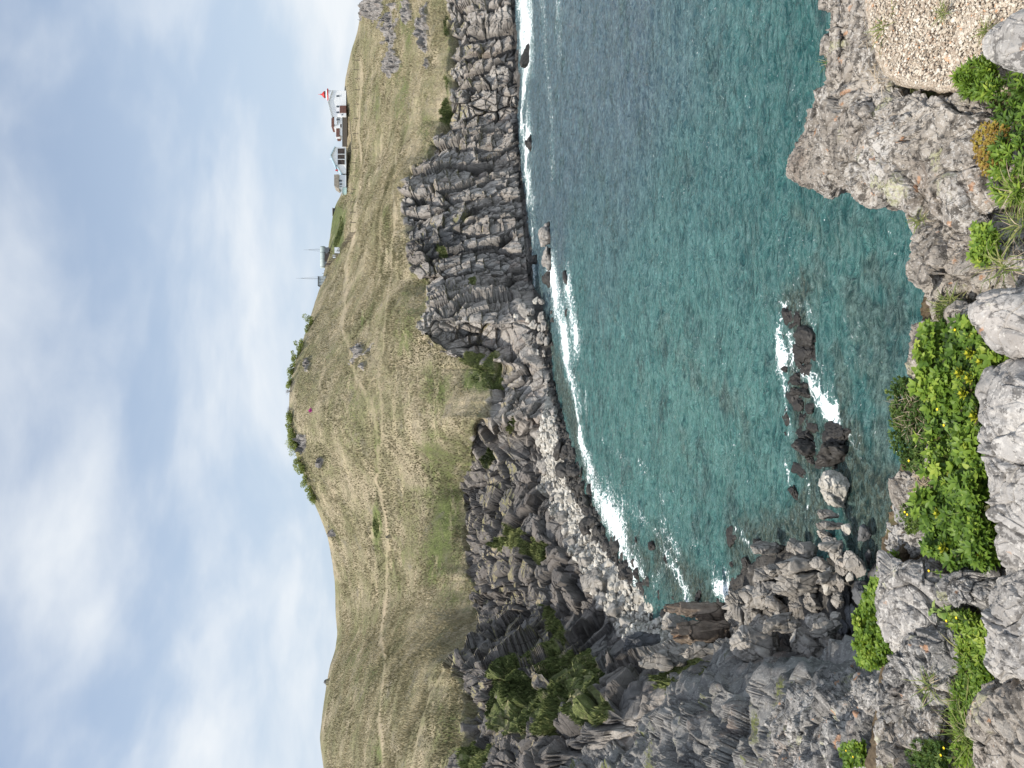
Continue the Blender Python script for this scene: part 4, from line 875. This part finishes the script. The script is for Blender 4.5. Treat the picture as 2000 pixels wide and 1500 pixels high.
# house 3
e, r = thing('house', 'small pale blue house with a tan hipped roof and a mint porch', 'house', 668, 355, YL - 2)
prism('wall', rect(660.5, 676, 341.5, 366), YL - 2, 7, M_WHITE2, e, r)
prism('roof', [(652.6, 341), (661.4, 340.3), (661.4, 368), (657.5, 366), (652.6, 362.5)], YL - 2.6, 8, M_TANR, e, r)
for a in [(662, 668, 351, 354.5), (663.5, 668, 358, 361), (663.5, 668, 364, 365.7)]:
    w = prism('window', rect(*a), YL - 2.15, .2, M_GLASS, e, r); prism('sill', rect(a[1] + .1, a[1] + .7, a[2] - .3, a[3] + .3), YL - 2.25, .3, M_WHITE, w, r)
prism('porch', rect(668.5, 677, 366.3, 377), YL - 2.8, 3, M_MINT, e, r); prism('porch_roof', rect(667.3, 668.3, 366, 378), YL - 3, 3.4, M_WHITE2, e, r)
Yh = float(np.interp(412, ycol, YR_)) - 2
e, r = thing('hut', 'small dark flat-roofed hut on the ridge above the bright green field', 'hut', 654, 412, Yh)
prism('wall', rect(650.2, 660, 406.5, 420), Yh, 4, M_DARKW, e, r); prism('roof', rect(649, 650, 405.5, 421), Yh - .4, 5, M_TANR, e, r); prism('window', rect(652, 654, 410, 414), Yh - .12, .2, M_GLASS, e, r)
# tank
Yt = float(np.interp(502, ycol, YR_)) - 3
e, r = thing('storage_tank', 'grey-green horizontal cylinder tank on dark supports on the ridge', 'tank', 640, 502, Yt)
a = PY(630.6, 481, Yt + 1.5); b = PY(630.6, 523.5, Yt + 1.5); rad_ = 5.0 * Yt / FPX
dirv = (b - a) / np.linalg.norm(b - a)
rod('barrel', [a + dirv * .0, a + dirv * .05, a + dirv * .35, b - dirv * .35, b - dirv * .05, b], [rad_ * .55, rad_ * .85, rad_, rad_, rad_ * .85, rad_ * .55], M_TANK, e, r, 28)
for t in (.04, .3, .6, .95):
    q = a + (b - a) * t; rod('band', [q - dirv * .06, q + dirv * .06], rad_ * 1.015, M_STEEL, e, r, 28)
for y0, y1, m in ((483, 492, M_STEEL), (494, 510, M_DARKW), (512, 520, M_STEEL)): prism('support', rect(634.5, 643, y0, y1), Yt + .3, 2.0, m, e, r)
for yy, xt, xb, lab in ((488, 593, 628, 'thin tall antenna mast standing beside the tank'), (543.5, 578, 630, 'taller thin antenna mast standing beside the grey panel cabin')):
    Ym = float(np.interp(yy, ycol, YR_)) - 1
    e, r = thing('antenna_mast', lab, 'mast', xb, yy, Ym)
    rod('pole', [PY(xb + 8, yy, Ym), PY((xt + xb) / 2, yy, Ym), PY(xt, yy, Ym)], [.08, .06, .035], M_STEEL, e, r); rod('collar', [PY(xb, yy, Ym), PY(xb - 2, yy, Ym)], .13, M_STEEL, e, r)
    for k in (-1, 1): rod('guy_wire', [PY(xt + 8, yy, Ym), PY(xb + 8, yy + 5 * k, Ym - 1)], .02, M_STEEL, e, r, 4)
for yy in (528, 534):
    Ym = float(np.interp(yy, ycol, YR_)) - 1
    o = rod('pole', [PY(642, yy, Ym), PY(629 + (534 - yy) * .6, yy, Ym)], .1, M_STEEL); setprops(o, 'short thin pole between tank and grey cabin, ' + ('nearer the tank' if yy == 528 else 'nearer the cabin'), 'pole')
Yp = float(np.interp(552, ycol, YR_)) - 3
e, r = thing('panel_cabin', 'grey cabin of vertical panels at the top of the slope left of the tank', 'cabin', 630, 552, Yp)
for i, (y0, y1) in enumerate(((539.5, 545), (545.6, 551), (551.6, 557))): prism('panel', rect(622.5 - i * .6, 636, y0, y1), Yp, 3, M_PANEL, e, r)
prism('end_wall', [(622, 557.6), (626, 563), (637, 563), (637, 557.6)], Yp + .4, 2.4, M_STEEL, e, r); prism('roof_edge', rect(620.6, 621.6, 539, 558), Yp - .2, 3.4, M_STEEL, e, r)

# ground hit helper on the hill: photo pixel -> point of the hill grid
def hillpt(x, y):
    j = int(np.clip(np.interp(y, ycol, np.arange(NC)), 0, NC - 1)); v = HILLP[:, j]
    px = 1000 + FPX * np.tan(np.arctan2(HCAM - v[:, 2], v[:, 1]) - PITCH)
    sl_ = slice(1 + nB, NR - nK - 1)
    i = np.argmin(np.abs(px[sl_] - x)) + 1 + nB
    return HILLP[i, j]
def fence(label, pts, n, hgt, rails=True):
    pts = np.array(pts, float); t = np.linspace(0, len(pts) - 1, n)
    xy = np.stack([np.interp(t, np.arange(len(pts)), pts[:, 0]), np.interp(t, np.arange(len(pts)), pts[:, 1])], -1)
    P_ = [hillpt(*q) for q in xy]
    e = empty('fence', P_[0].tolist()); setprops(e, label, 'fence')
    for q in P_: rod('post', [q - (0, 0, .4), q + (0, 0, hgt)], .13, M_POST, e, P_[0], 6)
    for k in ((.55, .9) if rails else (.9,)):
        rod('rail' if rails else 'wire', [q + (0, 0, hgt * k) for q in P_], .035 if rails else .012, M_POST, e, P_[0], 4)
fence('sparse line of thin fence posts crossing the slope under the lighthouse', [(702, 118), (703, 170), (700, 250), (696, 330), (695, 400), (694, 455)], 15, 2.0, False)
fence('close-set wooden fence climbing from the slope to the tank', [(694, 455), (684, 470), (672, 484), (660, 500), (650, 512), (643, 520)], 28, 1.8)
for x, y, w, h, l in ((666, 490, 2.2, 1.9, 'white two-leaf notice board on the wooden fence'), (658, 501, 1.3, 1.0, 'small pale sign board above the white notice board')):
    q = hillpt(x, y); e = empty('notice_board', q.tolist()); setprops(e, l, 'sign')
    for sx in (-1, 1):
        me = mesh_from('panel', np.array([(sx * w * .02, -.05, .5), (sx * w / 2, -.05, .5), (sx * w / 2, -.05, .5 + h), (sx * w * .02, -.05, .5 + h), (sx * w * .02, .03, .5), (sx * w / 2, .03, .5), (sx * w / 2, .03, .5 + h), (sx * w * .02, .03, .5 + h)]), [[0, 1, 2, 3], [7, 6, 5, 4], [0, 4, 5, 1], [1, 5, 6, 2], [2, 6, 7, 3], [3, 7, 4, 0]], M_WHITE2, False)
        add('panel', me, e); rod('post', [(sx * w * .53, 0, -.4), (sx * w * .53, 0, h + .6)], .06, M_POST, e, (0, 0, 0), 6)

# ------------------------------------------------------------------ leaves
def leaves_mesh(name, C, Dr, Up, L, Wd, tone, mat, fold=.12, droop=.15):
    """C base points, Dr directions, Up normals -> six-vertex leaves"""
    n = len(C); Dr = Dr / (np.linalg.norm(Dr, axis=1, keepdims=True) + 1e-9)
    S = np.cross(Dr, Up); S /= np.linalg.norm(S, axis=1, keepdims=True) + 1e-9; U2 = np.cross(S, Dr)
    L = np.broadcast_to(L, n)[:, None]; Wd = np.broadcast_to(Wd, n)[:, None]
    m1_ = C + Dr * L * .38; m2_ = C + Dr * L * .72 - U2 * L * droop * .4; tip = C + Dr * L - U2 * L * droop
    V = np.stack([C, m1_ + S * Wd * .5 + U2 * Wd * fold, m1_ - S * Wd * .5 + U2 * Wd * fold, m2_ + S * Wd * .38 + U2 * Wd * fold, m2_ - S * Wd * .38 + U2 * Wd * fold, tip, m1_, m2_], 1)
    f = np.array([[0, 1, 6, 6], [0, 6, 2, 2], [1, 3, 7, 6], [6, 7, 4, 2], [3, 5, 7, 7], [7, 5, 4, 4]])
    tri = np.array([[0, 1, 6], [0, 6, 2], [1, 3, 7], [1, 7, 6], [6, 7, 4], [6, 4, 2], [3, 5, 7], [7, 5, 4]])
    F = (tri[None] + (np.arange(n) * 8)[:, None, None]).reshape(-1, 3)
    return mesh_from(name, V.reshape(-1, 3), F, mat, True, {'tone': np.repeat(tone, 8)})
def randdir(r, n, zmin, zmax):
    z = r.uniform(zmin, zmax, n); a = r.uniform(0, 6.283, n); k = np.sqrt(np.clip(1 - z * z, 0, 1)); return np.stack([k * np.cos(a), k * np.sin(a), z], -1)
M_LEAF = tone_mat('fresh_leaf', [(0, (.022, .045, .010)), (.04, (.13, .10, .05)), (.07, (.025, .055, .012)), (.45, (.095, .175, .022)), (.8, (.21, .31, .040)), (1, (.34, .41, .065))], .5, .35, .35)
M_LEAFD = tone_mat('dark_leaf', [(0, (.018, .045, .012)), (.5, (.06, .115, .025)), (1, (.15, .20, .045))], .6, .3, .3)
M_YEL = tone_mat('yellow_green_leaf', [(0, (.16, .24, .03)), (.5, (.40, .44, .04)), (1, (.62, .60, .06))], .55, .3, .3)
M_BROAD = tone_mat('pale_broad_leaf', [(0, (.14, .24, .05)), (1, (.32, .40, .12))], .4, .4, .35)
M_BLADE = tone_mat('grass_blade', [(0, (.06, .10, .02)), (.5, (.15, .20, .045)), (1, (.32, .30, .12))], .6, .3, .3)
M_STRAW = tone_mat('dry_straw', [(0, (.22, .17, .11)), (1, (.50, .41, .30))], .8, .2, .1)
M_REDL = tone_mat('reddish_leaf', [(0, (.10, .05, .02)), (.5, (.24, .14, .03)), (1, (.34, .30, .05))], .6, .3, .25)
M_PETAL = plain('yellow_petal', (.85, .62, .02), .5, .08, 20.)
M_STEM = plain('green_stem', (.12, .16, .05), .6, .2, 20.)

def inpoly(x, y, poly):
    poly = np.array(poly, float); ins = np.zeros(len(x), bool); j = len(poly) - 1
    for i in range(len(poly)):
        xi, yi, xj, yj = *poly[i], *poly[j]
        ins ^= ((yi > y) != (yj > y)) & (x < (xj - xi) * (y - yi) / (yj - yi + 1e-9) + xi); j = i
    return ins
def polypts(r, poly, n):
    poly = np.array(poly, float); lo, hi = poly.min(0), poly.max(0); out = np.zeros((0, 2))
    while len(out) < n:
        q = r.uniform(lo, hi, (n * 2, 2)); out = np.concatenate([out, q[inpoly(q[:, 0], q[:, 1], poly)]])
    return out[:n]
def herb_mat(name, poly, n, z, zvar, L, asp, per, mat, label, seed, lift=(.05, .75), tonemu=.53, kind='stuff', hang=0.0):
    r = np.random.default_rng(seed); q = polypts(r, poly, n)
    c = PZ(q[:, 0], q[:, 1], z)
    bump_ = fbm(c / .22, 3, seed) ; c[:, 2] += (bump_ * .5 + .25) * zvar + r.uniform(-.35, .35, n) * zvar
    L_ = L * r.uniform(.6, 1.25, n)
    tn = np.clip(tonemu + bump_ * .45 + r.normal(0, .14, n), 0, 1)
    C = np.repeat(c, per, 0); a = np.tile(np.arange(per) * 2 * math.pi / per, n) + np.repeat(r.uniform(0, 6.28, n), per)
    el = np.repeat(r.uniform(*lift, n), per) + r.normal(0, .12, n * per)
    ax = np.repeat(r.normal(0, .35, (n, 2)), per, 0)
    Dr = np.stack([np.cos(a) * np.cos(el) + ax[:, 0], np.sin(a) * np.cos(el) + ax[:, 1] - .1, np.sin(el)], -1)
    Up = np.tile(np.array([[0, 0, 1.]]), (n * per, 1)) + r.normal(0, .25, (n * per, 3))
    LL = np.repeat(L_, per)
    o = add(name, leaves_mesh(name, C, Dr, Up, LL, LL * asp, np.clip(np.repeat(tn, per) + r.normal(0, .08, n * per), 0, 1), mat))
    return setprops(o, label, None, None, kind)
def blades(r, n, spread, h, w, lean=.5, c=(0, 0, 0)):
    base = np.stack([r.normal(0, spread, n), r.normal(0, spread, n), 0 * np.zeros(n)], -1) + np.array(c)
    d = randdir(r, n, .35, 1.0); return base, d
def grass_field(name, poly, n, z, h, w, mat, label, seed, tonemu=.5):
    r = np.random.default_rng(seed); q = polypts(r, poly, n); c = PZ(q[:, 0], q[:, 1], z); L = h * r.uniform(.4, 1.3, n)
    o = add(name, leaves_mesh(name, c, randdir(r, n, .25, 1.0), np.tile([[0, 0, 1.]], (n, 1)) + r.normal(0, .4, (n, 3)), L, w, np.clip(tonemu + r.normal(0, .25, n), 0, 1), mat, .1, .45))
    return setprops(o, label, None, None, 'stuff')

herb_mat('leafy_herbs', [(1838, 640), (1880, 620), (1910, 615), (1960, 660), (2005, 700), (1990, 735), (1940, 745), (1955, 860), (1955, 925), (1850, 925), (1850, 880), (1835, 800), (1832, 720)], 1800, 25.98, .26, .058, .55, 5, M_LEAF, 'bright green leafy herbs filling the hollow between the near rocks', 501)
herb_mat('leafy_herbs', [(1842, 950), (1880, 930), (1945, 930), (1958, 1030), (1960, 1105), (1900, 1110), (1845, 1060), (1835, 1000)], 1250, 25.98, .28, .064, .44, 6, M_LEAF, 'dark green leafy herbs beside the long pale rock', 502, tonemu=.42)
herb_mat('leafy_herbs', [(1842, 1190), (1900, 1195), (1950, 1230), (1955, 1330), (1925, 1380), (1925, 1490), (1880, 1490), (1870, 1350), (1892, 1260)], 900, 25.92, .10, .05, .40, 5, M_LEAF, 'green herbs in the strip beside the dark rock', 503)
herb_mat('rim_shrub', [(1758, 760), (1765, 735), (1800, 750), (1838, 750), (1840, 850), (1825, 905), (1785, 918), (1762, 880), (1762, 810)], 2600, 25.9, .16, .026, .5, 6, M_LEAFD, 'dense small-leaved green cushion on the rim of the ledge', 504, lift=(.3, 1.2))
herb_mat('hanging_bush', [(1692, 1300), (1690, 1235), (1702, 1165), (1735, 1115), (1752, 1080), (1765, 1090), (1745, 1140), (1738, 1200), (1752, 1250), (1755, 1290), (1720, 1302)], 1500, 25.75, .16, .05, .7, 4, M_LEAF, 'bright green bush hanging over the rim beside the big pale rock', 505, lift=(0, .9), tonemu=.55)
herb_mat('leafy_herbs', [(1885, 150), (1920, 120), (1950, 130), (1945, 190), (1900, 185)], 420, 25.95, .12, .06, .28, 5, M_LEAF, 'green feathery herbs at the end of the gravel', 506, lift=(.4, 1.2))
herb_mat('leafy_herbs', [(1935, 160), (2010, 130), (2030, 400), (1960, 400), (1940, 330), (1960, 260)], 300, 25.95, .10, .06, .3, 5, M_LEAF, 'green herbs along the near side of the promontory', 507, lift=(.3, 1.1), tonemu=.45)
herb_mat('red_herbs', [(1905, 270), (1930, 240), (1970, 235), (1975, 330), (1930, 345), (1910, 310)], 600, 25.97, .06, .018, .6, 5, M_REDL, 'small reddish and yellow herbs at the foot of the promontory', 508)
herb_mat('leafy_herbs', [(1915, 440), (1950, 440), (1960, 500), (1940, 520), (1915, 510)], 170, 25.95, .10, .045, .5, 5, M_LEAF, 'green herbs growing on the rock shelf', 509)
herb_mat('wall_herbs', [(1785, 1470), (1800, 1440), (1850, 1450), (1865, 1510), (1800, 1530)], 650, 26.0, .12, .035, .25, 7, M_LEAFD, 'green cushion of fine leaves on the left end of the ledge', 510, lift=(.4, 1.3))
herb_mat('wall_herbs', [(1650, 1455), (1690, 1450), (1695, 1490), (1655, 1500)], 260, 25.4, .10, .05, .6, 5, M_LEAF, 'bright green herbs in a crack of the left wall', 511)
herb_mat('wall_herbs', [(1778, 985), (1800, 970), (1830, 985), (1830, 1035), (1790, 1040), (1775, 1015)], 500, 25.92, .12, .03, .3, 6, M_LEAFD, 'fine green herbs on the rim beside the knobbly rock', 512, lift=(.4, 1.3))
grass_field('rim_grass', [(1845, 580), (1880, 590), (1870, 640), (1930, 680), (1900, 700), (1840, 650)], 700, 25.9, .12, .007, M_BLADE, 'thin green grass between the rock shelf and the small rock', 521)
grass_field('rim_grass', [(1850, 1200), (1950, 1210), (1958, 1330), (1925, 1400), (1925, 1500), (1860, 1500), (1880, 1300)], 1500, 25.86, .14, .007, M_BLADE, 'green grass in the strip beside the near rocks', 522)
grass_field('rim_grass', [(1850, 880), (1950, 900), (1955, 1000), (1870, 960)], 500, 25.95, .20, .007, M_BLADE, 'grass blades among the leafy herbs', 523)
grass_field('straw', [(1762, 780), (1800, 770), (1790, 860), (1850, 830), (1840, 860), (1770, 840)], 260, 25.95, .13, .006, M_STRAW, 'dry straw lying in the rim cushion', 524)
grass_field('straw', [(1690, 60), (1745, 50), (1760, 170), (1700, 160)], 160, 25.82, .12, .005, M_STRAW, 'dry straw on the crumbly rim rock', 525)
grass_field('straw', [(1800, 920), (1830, 900), (1830, 960), (1790, 960)], 120, 25.95, .12, .006, M_STRAW, 'dry straw beside the knobbly rim rock', 526)
# gravel
gx = slab('gravel_bed', [(1700, 60), (1690, -60), (1690, -400), (1850, -460), (2100, -460), (2100, 60), (1960, 140), (1900, 175), (1800, 172), (1730, 150)], 25.82, .06, None, 61, 2.5, .03, .4, None, None, 300, 120, 8, kind='structure')
g = NT('gravel'); p = g.pos(); v = g.vor(p, 38, 'F1', out=1); v2 = g.vor(p, 90, 'F1', out=1); e1 = g.vor(p, 38, 'DISTANCE_TO_EDGE')
c = g.ramp(g.sep(v)[0], [(.0, (.34, .28, .21)), (.5, (.48, .41, .33)), (.9, (.58, .52, .44)), (1, (.44, .25, .14))]); c = g.mix(.4, c, g.ramp(g.sep(v2)[1], [(0, (.26, .21, .16)), (1, (.58, .51, .43))]))
c = g.mix(g.map(e1, 0, .1, .65, 0), c, (.10, .08, .06))
gx.data.materials.append(g.out(g.bsdf(c, .95, g.bump(g.math('ADD', g.sep(v)[1], g.math('MULTIPLY', e1, 1.5)), .8, .012), .15)))
M_FLK = tone_mat('gravel_flake', [(0, (.26, .20, .15)), (.5, (.46, .40, .32)), (.93, (.60, .55, .47)), (1, (.46, .24, .12))])
def gpt(r, poly=[(1700, 60), (1700, -60), (1850, -90), (2060, -90), (2060, 40), (1955, 130), (1900, 170), (1800, 165), (1735, 145)]):
    q = polypts(r, poly, 1)[0]; return PZ(q[0], q[1], 25.89) + np.array([0, 0, r.uniform(-.005, .012)])
cobble_field('gravel_stones', 9000, gpt, .017, M_FLK, 'pale tan stone chips of the gravel patch', 62)

# single plants of the ledge
def plant(name, cat, x, y, z, label, seed, kind, size=1.0, group=None):
    r = np.random.default_rng(seed); b = PZ(x, y, z); e = empty(name, b.tolist()); setprops(e, label, cat, group)
    if kind == 'rosette':
        n = 26; a = np.arange(n) * 2.4; el = np.linspace(.1, 1.35, n); h = np.linspace(.0, .05, n)[:, None] * np.array([[0, 0, 1.]])
        D_ = np.stack([np.cos(a) * np.cos(el), np.sin(a) * np.cos(el), np.sin(el)], -1)
        add('leaf_rosette', leaves_mesh('leaf_rosette', h + [0, 0, .10], D_, np.tile([[0, 0, 1.]], (n, 1)), .085 * size, .026 * size, np.clip(np.linspace(.0, .3, n) + r.normal(0, .1, n), 0, 1), M_LEAF), e)
        n = 22; a = np.arange(n) * 2.4; el = np.linspace(.3, 1.4, n)
        D_ = np.stack([np.cos(a) * np.cos(el), np.sin(a) * np.cos(el), np.sin(el)], -1)
        add('flower_head', leaves_mesh('flower_head', np.tile([[0, 0, .155]], (n, 1)) * size, D_, np.tile([[0, 0, 1.]], (n, 1)), .055 * size, .026 * size, np.clip(np.linspace(.4, 1, n), 0, 1), M_YEL), e)
        rod('stem', [(0, 0, -.05), (0, 0, .16 * size)], .006, M_STEM, e, (0, 0, 0), 6)
    elif kind == 'broad':
        n = 7; a = np.arange(n) * 2.4 + r.uniform(0, 6); el = r.uniform(.2, 1.0, n); D_ = np.stack([np.cos(a) * np.cos(el), np.sin(a) * np.cos(el), np.sin(el)], -1)
        for i in range(n):
            add('leaf', leaves_mesh('leaf', np.array([[0, 0, .02 + .02 * i]]), D_[i:i + 1], np.array([[0, 0, 1.]]), .15 * size * r.uniform(.7, 1.1), .07 * size, np.array([r.random()]), M_BROAD, .22, .35), e)
        rod('stem', [(0, 0, -.05), (0, 0, .16)], .007, M_STEM, e, (0, 0, 0), 6)
    elif kind == 'tuft':
        n = 42; base = np.stack([r.normal(0, .03 * size, n), r.normal(0, .03 * size, n), np.zeros(n)], -1)
        add('blades', leaves_mesh('blades', base, randdir(r, n, .35, 1), np.tile([[0, 0, 1.]], (n, 1)) + r.normal(0, .4, (n, 3)), .22 * size * r.uniform(.5, 1.2, n), .008 * size ** .5, np.clip(r.normal(.55, .22, n), 0, 1), M_BLADE, .1, .5), e)
        n = 12; base = np.stack([r.normal(0, .03 * size, n), r.normal(0, .03 * size, n), np.zeros(n)], -1)
        add('dry_blades', leaves_mesh('dry_blades', base, randdir(r, n, .2, .8), np.tile([[0, 0, 1.]], (n, 1)) + r.normal(0, .4, (n, 3)), .22 * size, .005, r.random(n), M_STRAW, .1, .6), e)
    elif kind == 'flower':
        hh = .14 * size; rod('stem', [(0, 0, -.03), (.01, 0, hh * .6), (.02, .01, hh)], .0035, M_STEM, e, (0, 0, 0), 5)
        a = np.arange(5) * 6.283 / 5; D_ = np.stack([np.cos(a) * .85, np.sin(a) * .85 - .2, 0 * a + .5], -1)
        add('flower', leaves_mesh('flower', np.tile([[.02, .01, hh]], (5, 1)), D_, np.tile([[0, 0, 1.]], (5, 1)), .022 * size, .022 * size, np.ones(5), M_PETAL, .2, -.1), e)
        n = 5; add('leaves', leaves_mesh('leaves', np.tile([[0, 0, .01]], (n, 1)), randdir(r, n, .1, .6), np.tile([[0, 0, 1.]], (n, 1)), .05, .02, r.random(n), M_LEAF), e)
    return e
k = 700
for x, y, l in [(1938, 690, 'yellow-green rosette plant nearest the smooth pale rock'), (1962, 706, 'yellow-green rosette plant nearest the corner of the ledge edge, by the smooth rock'), (1918, 728, 'yellow-green rosette plant in the open middle of the herbs'), (1938, 738, 'yellow-green rosette plant touching the tip of the long pale rock'), (1925, 768, 'large yellow-green rosette plant beside the long pale rock'), (1875, 1002, 'lone yellow-green rosette plant in the dark green herbs'), (1948, 812, 'yellow-green rosette plant tucked under the long pale rock'), (1885, 1070, 'yellow-green rosette plant among dark leaves near the jagged rock')]:
    plant('rosette_plant', 'plant', x, y, 26.0, l, k, 'rosette', 1.0); k += 1
for x, y, l in [(1862, 884, 'pale broad-leaved plant beside the narrow pale rock'), (1858, 832, 'pale broad-leaved plant above the straw of the rim cushion'), (1885, 828, 'pale broad-leaved plant in the middle of the bright herbs'), (1852, 1192, 'pale broad-leaved plant beside the big pale rock'), (1872, 1194, 'pale broad-leaved plant touching the jagged dark rock'), (1930, 1072, 'pale broad-leaved plant near the end of the long pale rock'), (1905, 1082, 'pale broad-leaved plant above the jagged rock')]:
    plant('broad_leaved_plant', 'plant', x, y, 25.98, l, k, 'broad', .55); k += 1
for x, y, s, z, l in [(1738, 50, .9, 25.85, 'grass tuft at the top of the gravel patch'), (1630, 124, .8, 25.7, 'pale grass tuft hanging on the rim of the crumbly rock'), (1968, 520, 1.05, 26.0, 'large grass tuft with long blades on the rock shelf'), (1995, 440, .9, 26.0, 'grass tuft with long blades at the near edge of the shelf'), (1992, 370, .8, 26.0, 'grass tuft at the near foot of the promontory'), (1800, 430, .6, 25.85, 'tiny grass tuft in the notch between promontory and shelf'), (1930, 60, .5, 25.95, 'small grass tuft beside the lilac grey rock'), (1845, 25, .5, 25.95, 'small grass tuft in the middle of the gravel'), (1820, 1340, .8, 26.1, 'grass tuft in a hollow behind the dark rock'), (1900, 1440, 1.1, 25.95, 'grass tuft near the left corner rock'), (1905, 1300, 1.1, 25.9, 'grass tuft in the strip beside the dark rock'), (1885, 1400, .9, 25.9, 'grass tuft in the strip beyond the corner rock'), (1935, 990, 1.0, 26.0, 'grass tuft against the long pale rock'), (1880, 890, 1.0, 25.95, 'grass tuft beside the pale broad leaves')]:
    plant('grass_tuft', 'grass', x, y, z, l, k, 'tuft', s); k += 1
for x, y in [(1926, 1034), (1832, 1062), (1838, 1066), (1846, 1072), (1920, 1056), (1932, 1058), (1873, 1218), (1893, 1212), (1838, 1120), (1855, 805), (1868, 836), (1862, 1480), (1868, 1466), (1790, 1005), (1795, 1010), (1925, 620), (1905, 640), (1890, 650), (1684, 1482), (1670, 1470), (1935, 1090), (1798, 905)]:
    plant('buttercup', 'flower', x, y, 26.05 if x > 1700 else 25.5, 'small yellow buttercup growing on the ledge', k, 'flower', .62, 'yellow buttercups on the ledge'); k += 1

# ------------------------------------------------------------------ shrubs along the ridge
M_RIDGE = tone_mat('ridge_leaf', [(0, (.13, .16, .05)), (.5, (.27, .31, .11)), (1, (.42, .44, .18))], .7, .2, .4)
M_BARK = plain('grey_bark', (.16, .14, .12), .9, .25, 6.0)
M_PINK = tone_mat('magenta_petal', [(0, (.45, .02, .30)), (1, (.75, .06, .50))], .6, .2, .2)
def shrub(x, y, wpx, hpx, label, seed, bare=False, mat=None, name='ridge_shrub', group='green shrubs along the ridge', n=900):
    r = np.random.default_rng(seed); b = hillpt(x, y) if bare != 2 else hillpt(x, y); m = b[1] / FPX; w, h = wpx * m, hpx * m
    e = empty(name, b.tolist()); setprops(e, label, 'shrub', group)
    for i in range(5):
        a = r.uniform(0, 6.28); rod('trunk' if i == 0 else 'limb', [(0, 0, -.5), (math.cos(a) * w * .12, math.sin(a) * w * .1, h * .45), (math.cos(a) * w * .34, math.sin(a) * w * .3, h * .9)], [.07, .05, .015], M_BARK, e, (0, 0, 0), 6)
    if bare:
        for i in range(26):
            d_ = randdir(r, 1, .3, 1)[0]; o_ = np.array((r.normal(0, w * .12), r.normal(0, w * .1), h * r.uniform(.25, .6)))
            rod('twig', [o_, o_ + d_ * np.array((w * .35, w * .3, h * .45))], [.025, .008], M_BARK, e, (0, 0, 0), 4)
        return e
    cl = r.normal(0, 1, (9, 3)) * np.array([w * .30, w * .22, h * .20]) + np.array([0, 0, h * .48]); cr_ = r.uniform(.16, .40, 9) * min(w, h * 1.4)
    ci = r.integers(0, 9, n); dirs = randdir(r, n, -.7, 1); pos_ = cl[ci] + dirs * (cr_[ci] * r.uniform(.5, 1.05, n))[:, None]
    pos_[:, 2] = np.maximum(pos_[:, 2], .05)
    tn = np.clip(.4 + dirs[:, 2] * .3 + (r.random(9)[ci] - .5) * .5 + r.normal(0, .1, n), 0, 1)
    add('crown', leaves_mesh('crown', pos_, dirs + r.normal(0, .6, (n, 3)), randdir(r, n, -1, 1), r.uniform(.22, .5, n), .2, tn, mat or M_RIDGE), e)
    return e
k = 900
for x, y, w, h in [(575, 702, 26, 9), (584, 688, 18, 7), (590, 672, 16, 7), (603, 640, 22, 8), (610, 628, 12, 5), (570, 722, 18, 7), (566, 748, 14, 6), (569, 832, 20, 9), (574, 850, 22, 14), (578, 866, 24, 15), (582, 880, 24, 16), (588, 896, 22, 13), (592, 910, 18, 9), (600, 935, 22, 10), (610, 962, 20, 10), (616, 974, 16, 9), (568, 815, 14, 7)]:
    shrub(x + 3, y, w * 1.4, h * .75 + 4, 'pale green shrub on the skyline of the rounded hill', k); k += 1
shrub(570, 764, 14, 13, 'leafless grey bush on the very top of the hill', k, True, group=None); shrub(570, 800, 16, 11, 'leafless bush on the hilltop beside the leafy shrubs', k + 1, True, group=None)
shrub(608, 802, 5, 5, 'small magenta flowering shrub on the upper slope of the hill', k + 2, False, M_PINK, 'flowering_shrub', None, 90)
e_ = None
